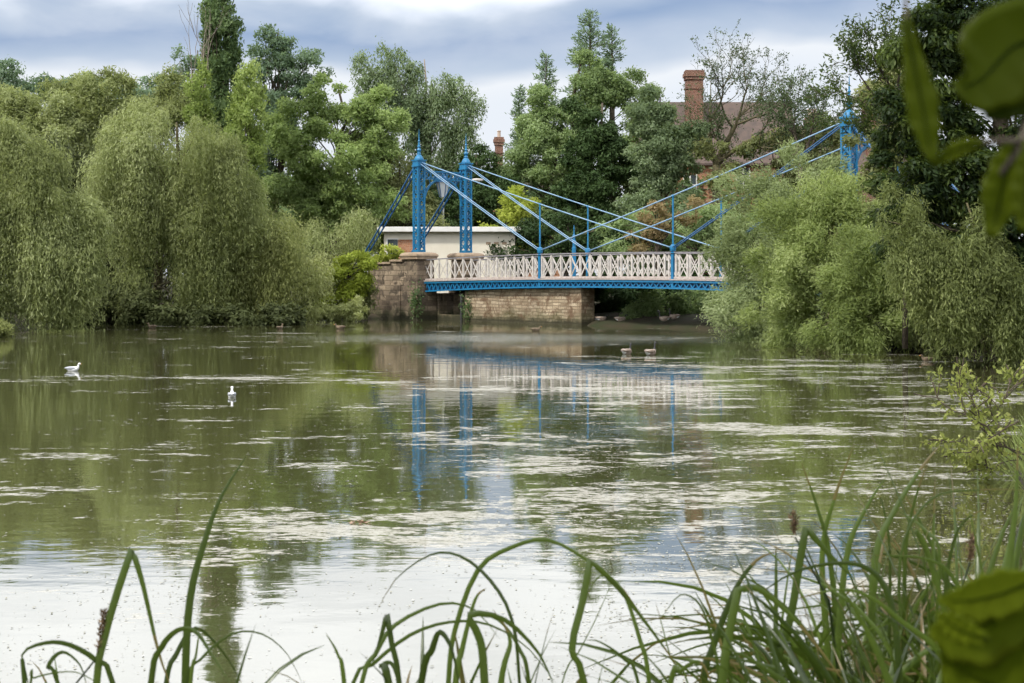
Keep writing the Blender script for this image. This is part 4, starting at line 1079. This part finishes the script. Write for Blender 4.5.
# ------------------------------------------------------------------ foreground sedges
def blade_mat(name, c0, c1, tr=.3, spec=.6):
    m, nt, N, L = newmat(name)
    at = N.new('ShaderNodeAttribute'); at.attribute_name = 'v'
    c = ramp(nt, at.outputs['Fac'], [(0, c0), (1, c1)])
    st = noise(nt, objco(nt), 18, 4, .6)
    ad = N.new('ShaderNodeAttribute'); ad.attribute_name = 'dry'
    c = mixc(nt, mth(nt, 'MULTIPLY', ad.outputs['Fac'], .85), c, (.16,.11,.05))
    c = mixc(nt, .35, c, ramp(nt, st, [(.3,(.55,.55,.5)),(.7,(1.2,1.15,.95))]), 'MULTIPLY')
    p = N.new('ShaderNodeBsdfPrincipled'); p.inputs['Roughness'].default_value = .32; p.inputs['Specular IOR Level'].default_value = spec
    L.new(c, p.inputs['Base Color'])
    t = N.new('ShaderNodeBsdfTranslucent'); L.new(mixc(nt, .6, c, (.16,.24,.02)), t.inputs['Color'])
    mx = N.new('ShaderNodeMixShader'); mx.inputs[0].default_value = tr
    L.new(p.outputs[0], mx.inputs[1]); L.new(t.outputs[0], mx.inputs[2])
    o = N.new('ShaderNodeOutputMaterial'); L.new(mx.outputs[0], o.inputs[0]); return m
SEDGE = blade_mat('sedge_blade', (.012,.024,.005), (.085,.130,.024), tr=.28)
class Blades:
    def __init__(s): s.v=[]; s.f=[]; s.a=[]; s.b=[]
    def add(s, pts, width, val, twist=0.0, cup=.25, wild=False):
        pts = np.asarray(pts, float); n = len(pts); b = len(s.v)
        tan = np.gradient(pts, axis=0); tan = unit(tan)
        ref = np.array([math.sin(twist), math.cos(twist), .15])
        side = unit(np.cross(tan, ref)); nr = np.cross(side, tan)
        t = np.linspace(0,1,n); w = width*np.clip(np.minimum(1, .55+t*3), 0, 1)*np.clip((1-t)/.5, .0, 1)**.65
        for i in range(n):
            h = side[i]*w[i]/2; c_ = nr[i]*w[i]*cup
            s.v += [pts[i]-h, pts[i]-c_, pts[i]+h]
        tipd = .80+.35*R.random(); dead = wild and R.random() < .06
        for i in range(n-1):
            for k in (0,1):
                s.f.append((b+i*3+k, b+i*3+k+1, b+i*3+k+4, b+i*3+k+3)); s.a.append(val); s.b.append(1.0 if dead or t[i] > tipd else 0.0)
    def build(s, name, mat, parent, org):
        me = bpy.data.meshes.new(name); me.from_pydata([tuple(p-org) for p in s.v], [], s.f)
        me.polygons.foreach_set('use_smooth', [True]*len(s.f)); me.materials.append(mat); me.update()
        a = me.attributes.new('v','FLOAT','FACE'); a.data.foreach_set('value', np.array(s.a, np.float32))
        a = me.attributes.new('dry','FLOAT','FACE'); a.data.foreach_set('value', np.array(s.b, np.float32))
        o = bpy.data.objects.new(name, me); COL.objects.link(o); o.parent = parent; return o
def spline(cp, n=22):
    cp = np.asarray(cp, float); cp = np.vstack([2*cp[0]-cp[1], cp, 2*cp[-1]-cp[-2]])
    out = []
    seg = len(cp)-3
    for i in range(seg):
        p0,p1,p2,p3 = cp[i:i+4]
        for t in np.linspace(0,1,max(3,n//seg),endpoint=(i==seg-1)):
            out.append(.5*((2*p1)+(-p0+p2)*t+(2*p0-5*p1+4*p2-p3)*t*t+(-p0+3*p1-3*p2+p3)*t**3))
    return np.array(out)
def sharp(cp, kink):
    """a folded blade: two straight pieces meeting at a kink"""
    return np.vstack([spline(cp[:kink+1], 12), spline(cp[kink:], 12)[1:]])
def fromroot(cpx, D, Dt=None):
    """pixel control points from the first visible point; adds the hidden foot on the bank"""
    Ds = np.linspace(D, Dt or D, len(cpx)); pts = [P(x,y,d) for (x,y),d in zip(cpx, Ds)]
    a, b = pts[0], pts[1]; dr = unit(a-b); ft = a.copy(); k = (a[2]-.42)
    ft = np.array([a[0]+dr[0]*k*.35, a[1]+.05, .42]); mid = (a+ft)/2 + np.array([dr[0]*.05,0,0])
    return [ft, mid] + pts
def rblade(bl, x, y, h, lean, az, width, val, droop):
    n = 14; t = np.linspace(0,1,n); d = np.array([math.cos(az), math.sin(az)*.6])
    p = np.zeros((n,3)); z0 = .40
    r_ = lean*t + droop*np.clip(t-.35,0,1)**2*1.6
    r_ = lean*t + droop*np.clip(t-.4,0,1)**2*1.15
    p[:,0] = x + d[0]*h*r_; p[:,1] = y + d[1]*h*r_
    p[:,2] = z0 + h*(t - .9*droop*np.clip(t-.45,0,1)**2*1.7 - lean*.12*t)
    bl.add(p, width*1.15, val, twist=R.normal()*.9, wild=True)
def sedge(label, x0, D0, hand, rand, heads=(), seed=0):
    global R
    R = np.random.default_rng(seed)
    org = np.array([x0, D0, .40]); r = empty('sedge_clump', org); tag(r, label, 'sedge', 'sedge clumps on the near bank')
    bl = Blades()
    for h in hand:
        pts = fromroot(h[0], h[2], h[3] if len(h) > 3 and h[3] else None); k = h[4] if len(h) > 4 else None
        c = sharp(pts, k+2) if k is not None else spline(pts, 26)
        bl.add(c, h[1]*.9, R.random()*.8+.1, twist=R.normal()*.35)
    for (n, xa, xb, ya, yb, ha, hb, dr) in rand:
        for _ in range(n):
            D = ya+(yb-ya)*R.random(); px = xa+(xb-xa)*R.random(); x = (px-512)/F*D
            rblade(bl, x, D, ha+(hb-ha)*R.random(), R.random()*.22, R.random()*6.283, (.007+.016*R.random()), R.random(), dr*(.2+R.random()))
    bl.build('blades', SEDGE, r, org)
    for (px, py, D, ln, tilt) in heads:
        a = P(px, py, D)-org; mb = MB()
        mb.tube([(a[0]-tilt*3-.02,a[1],-.0),(a[0]-tilt,a[1],a[2]-.15),(a[0],a[1],a[2])], [.004,.003,.002], 5); 
        st = mb.build('seed_stem', SEDGE, r)
        n_ = 120; u = R.random(n_); c = org + a + np.array([tilt,0,1.0])*(u*ln)[:,None] + R.normal(size=(n_,3))*.0028
        d = unit(np.array([tilt,0,1.0]) + R.normal(size=(n_,3))*.45)
        sh = leaf_object('seed_head', c, d, unit(np.cross(d, R.normal(size=(n_,3)))), np.full(n_,.015), np.full(n_,.004), R.random(n_), leafmat('seed_brown', (.03,.018,.012), (.08,.05,.03), (.18,.12,.07), .1), st, org)
W1 = .017
sedge('sedge clump with one tall upright blade and a sharply folded one, at left', -.95, 3.2, [
   ([(185,690),(190,600),(205,540),(222,495),(249,452)], .021, 3.2),
   ([(96,690),(104,640),(118,590),(132,549),(143,585),(158,650),(172,690)], .019, 3.0, None, 3),
   ([(150,690),(160,650),(178,630),(196,632),(212,655),(235,690)], .015, 2.9),
   ([(165,690),(176,655),(196,628),(225,655),(245,690)], .014, 3.3),
   ([(185,690),(200,660),(232,634),(262,634),(288,655),(305,690)], .007, 3.2),
   ([(115,690),(98,662),(70,645),(45,643),(22,655),(28,690)], .015, 3.0),
   ([(60,690),(48,668),(62,652),(80,665),(88,690)], .012, 3.1),
   ([(25,690),(22,660),(30,690)], .012, 3.1),
   ([(190,690),(196,655),(200,625)], .010, 3.1),
   ([(30,690),(34,678),(75,672),(108,690)], .006, 3.0),
   ], [(34, 60, 260, 2.8, 3.4, 1.12, 1.4, .8)], [(99, 655, 3.0, .09, .12)], seed=71)
sedge('sedge clump with high looping blades, in the middle of the near bank', 0, 3.2, [
   ([(448,690),(455,630),(478,570),(510,548),(548,540),(590,562),(624,590),(650,630)], .013, 3.2),
   ([(520,690),(512,620),(490,580),(460,556),(430,555),(395,580),(375,615)], .009, 3.1),
   ([(586,690),(572,650),(583,600),(590,560),(620,590),(655,635),(680,670)], .018, 3.0, None, 3),
   ([(650,690),(640,640),(622,590),(600,576),(585,600)], .011, 3.0),
   ([(360,690),(375,655),(395,625),(440,604),(475,610),(500,640)], .012, 3.1),
   ([(350,690),(372,665),(410,635),(450,622),(490,625),(530,650),(560,690)], .010, 3.2),
   ([(345,690),(338,655),(325,632)], .013, 3.0),
   ([(400,690),(392,645),(387,614),(380,640),(372,665)], .014, 3.1, None, 2),
   ([(420,690),(432,650),(440,632),(452,650),(460,690)], .018, 2.9),
   ([(455,690),(462,650),(475,600),(487,588)], .016, 3.1),
   ([(485,690),(480,640),(470,615),(505,620),(540,655),(555,690)], .020, 2.9),
   ([(500,690),(510,640),(492,608)], .017, 3.2),
   ([(530,690),(520,650),(498,620),(465,612)], .012, 3.3),
   ([(560,690),(580,650),(600,610),(620,560)], .004, 3.3),
   ([(640,690),(625,660),(600,642),(585,640)], .009, 3.1),
   ([(390,690),(382,668),(392,664),(400,690)], .018, 2.9),
   ], [(80, 400, 590, 2.7, 3.4, 1.05, 1.34, .8), (18, 300, 400, 2.8, 3.3, 1.05, 1.3, .8), (18, 590, 690, 2.8, 3.3, 1.05, 1.35, .8)], seed=72)
sedge('dense tangled sedge clump filling the right of the near bank', 1.0, 3.3, [
   ([(842,690),(830,560),(818,510),(801,461)], .017, 3.5),
   ([(830,690),(822,560),(834,500),(855,442)], .020, 3.5),
   ([(835,690),(846,560),(865,510),(888,474)], .019, 3.4),
   ([(870,690),(875,560),(895,510),(920,470),(941,444)], .020, 3.5),
   ([(905,690),(905,560),(915,500),(932,452)], .016, 3.6),
   ([(888,690),(890,560),(884,510),(876,488)], .010, 3.6),
   ([(930,690),(940,560),(925,530),(895,508)], .016, 3.4),
   ([(702,690),(712,650),(735,590),(757,560),(776,552)], .018, 3.1),
   ([(722,690),(728,640),(738,590),(760,590),(800,625),(850,690)], .020, 2.9, None, 2),
   ([(775,690),(776,600),(776,541)], .018, 3.2),
   ([(770,690),(790,620),(800,560),(806,528),(830,555),(855,580)], .020, 3.2, None, 3),
   ([(668,690),(680,672),(700,662),(715,690)], .015, 2.9),
   ([(720,690),(712,640),(700,605),(680,595),(660,620)], .008, 3.0),
   ([(690,690),(672,660),(662,625),(655,600)], .005, 3.2),
   ([(905,690),(900,560),(930,500),(980,490),(1030,490)], .008, 3.3),
   ([(1000,690),(1010,560),(1016,500),(1018,440)], .022, 3.4),
   ([(990,690),(985,600),(1000,540),(1018,500)], .020, 3.2),
   ([(950,690),(945,600),(958,530),(990,505)], .016, 3.3),
   ([(960,690),(930,560),(915,530),(925,550),(950,600)], .014, 3.2),
   ([(1000,690),(960,590),(930,560),(870,555)], .014, 3.0),
   ([(900,690),(890,600),(860,565),(800,570),(750,600)], .016, 3.0),
   ([(960,690),(900,620),(850,590),(790,600)], .014, 2.8),
   ], [(250, 740, 900, 2.6, 3.7, 1.05, 1.48, .8), (420, 840, 1060, 2.6, 3.9, 1.15, 1.62, .9), (30, 690, 760, 2.8, 3.3, .95, 1.2, 1.0), (30, 880, 1060, 3.2, 3.9, 1.4, 1.75, .5)],
   [(795, 537, 3.3, .05, -.08), (970, 562, 3.2, .06, .05)], seed=73)
# short growth hiding the foot of the bank
n_ = 5000; x_ = R.random(n_)*9-4.5; y_ = 1.8+R.random(n_)*2.9; c = np.stack([x_, y_, np.full(n_, .38)], 1)
d = unit(np.stack([R.normal(size=n_)*.35, R.normal(size=n_)*.35, np.ones(n_)], 1)); s2 = unit(np.cross(d, R.normal(size=(n_,3))))
o = leaf_object('grass', c, d, s2, .25+.3*R.random(n_), np.full(n_,.012), R.random(n_), POP, None, (0,0,0)); tag(o, 'short grass on the near bank under the sedges', kind='stuff')

n_ = 60000; x_ = 3.5+R.random(n_)*11; y_ = 3+R.random(n_)*34; sd_ = lake_sd(x_, y_); k_ = sd_ < -.01; x_, y_, sd_ = x_[k_], y_[k_], sd_[k_]; n_ = len(x_)
c = np.stack([x_, y_, ground_h(sd_)-.02], 1)
d = unit(np.stack([R.normal(size=n_)*.5, R.normal(size=n_)*.5, np.ones(n_)], 1)); s2 = unit(np.cross(d, R.normal(size=(n_,3))))
o = leaf_object('grass', c, d, s2, .2+.35*R.random(n_), np.full(n_,.02), R.random(n_)*.6, WILB, None, (0,0,0)); tag(o, 'rough grass covering the right bank behind the reeds', kind='stuff')

# ------------------------------------------------------------------ out of focus leaves close to the camera
NL = blade_mat('near_leaf', (.022,.036,.004), (.155,.20,.012), tr=.55, spec=.08)
def big_leaf(poly_mid, halfw, D, tilt, name, parent, org, val=.5, dz=.0):
    D = D*.78
    """poly_mid: midrib pixels, halfw: half widths in pixels; a cupped blade with wavy edge and thickness"""
    mid = spline([P(x, y, D+tilt*i/len(poly_mid)) for i, (x, y) in enumerate(poly_mid)], 18); n = len(mid)
    hw = np.interp(np.linspace(0,1,n), np.linspace(0,1,len(halfw)), halfw)/F*D
    tan = unit(np.gradient(mid, axis=0)); side = unit(np.cross(tan, np.array([.1,1,.1]))); nr = np.cross(side, tan)
    me = bpy.data.meshes.new(name); vs_=[]; fs_=[]; k = 9
    for i in range(n):
        for j in range(k):
            u = (j/(k-1)*2-1)
            vs_.append(tuple(mid[i]+side[i]*hw[i]*u*(1+.06*math.sin(i*1.7+u*2)) - nr[i]*hw[i]*.10*u*u + nr[i]*.002*math.sin(i*2.2)*abs(u) - org))
    for i in range(n-1):
        for j in range(k-1): fs_.append((i*k+j, i*k+j+1, (i+1)*k+j+1, (i+1)*k+j))
    me.from_pydata(vs_, [], fs_); me.polygons.foreach_set('use_smooth', [True]*len(fs_)); me.materials.append(NL); me.update()
    a = me.attributes.new('v','FLOAT','FACE'); a.data.foreach_set('value', np.full(len(fs_), val, np.float32))
    o = bpy.data.objects.new(name, me); COL.objects.link(o); o.parent = parent
    so_ = o.modifiers.new('thick', 'SOLIDIFY'); so_.thickness = .0006
    rb = MB(); rb.tube([p-org - nr[0]*0.001 for p in mid[:-2]], np.linspace(.0010,.0004,n-2), 5); rb.build('midrib', NL, o)
    return o
org = P(1060, 130, .8)
r = empty('overhanging_twig', org); tag(r, 'dark blurred twig with large leaves hanging close at the top right', 'twig')
mb = MB()
mb.tube([P(1080,-60,.82)-org, P(1050,60,.80)-org, P(1024,140,.78)-org, P(1000,175,.78)-org], [.004,.0035,.003,.0018], 6)
mb.tube([P(1024,140,.78)-org, P(985,142,.765)-org, P(975,142,.76)-org], .0016, 6)
mb.tube([P(1080,-60,.82)-org, P(1000,-25,.79)-org, P(906,-5,.76)-org, P(906,22,.757)-org], [.003,.002,.0015,.001], 6)
mb.build('twig', BARK, r)
big_leaf([(1050,40),(1015,45),(985,75),(968,85),(954,84)], [30,48,46,30,2], 1.0, .0, 'leaf', r, org, .35)
big_leaf([(1060,120),(1040,80),(1010,100),(985,118)], [20,30,26,3], 1.01, .0, 'leaf', r, org, .3)
big_leaf([(906,18),(913,60),(922,105),(928,140),(934,166)], [4,10,17,13,2], .97, .0, 'leaf', r, org, .45)
big_leaf([(984,143),(968,145),(950,153),(934,166)], [3,7,9,2], .97, .01, 'leaf', r, org, .8)
big_leaf([(1016,140),(1008,165),(1000,200),(990,238)], [6,17,22,5], 1.0, .0, 'leaf', r, org, .6)
big_leaf([(1030,140),(1028,165),(1024,200),(1022,232)], [6,12,14,3], .98, .0, 'leaf', r, org, .5)
org = P(1010, 760, .9)
r = empty('leafy_plant', org); tag(r, 'large blurred rounded leaf close at the bottom right corner', 'plant')
mb = MB(); mb.tube([P(1060,1500,.9)-org, P(1040,900,.9)-org, P(1030,720,.9)-org, P(1040,600,.9)-org], [.006,.005,.004,.002], 6); mb.build('stem', BARKG, r)
big_leaf([(1040,600),(1010,612),(970,630),(945,632),(930,630)], [20,36,42,26,4], 1.15, .0, 'leaf', r, org, .75)
big_leaf([(1045,575),(1005,592),(970,600),(938,600)], [6,26,24,3], 1.13, .0, 'leaf', r, org, .85)
big_leaf([(990,640),(965,632),(948,622),(938,612)], [3,13,13,3], 1.08, .0, 'leaf', r, org, 1.0)  # palest leaf; the bright highlight spot is put into its colour
big_leaf([(1060,700),(1010,690),(970,675),(940,650)], [40,60,38,4], 1.16, .0, 'leaf', r, org, .7)
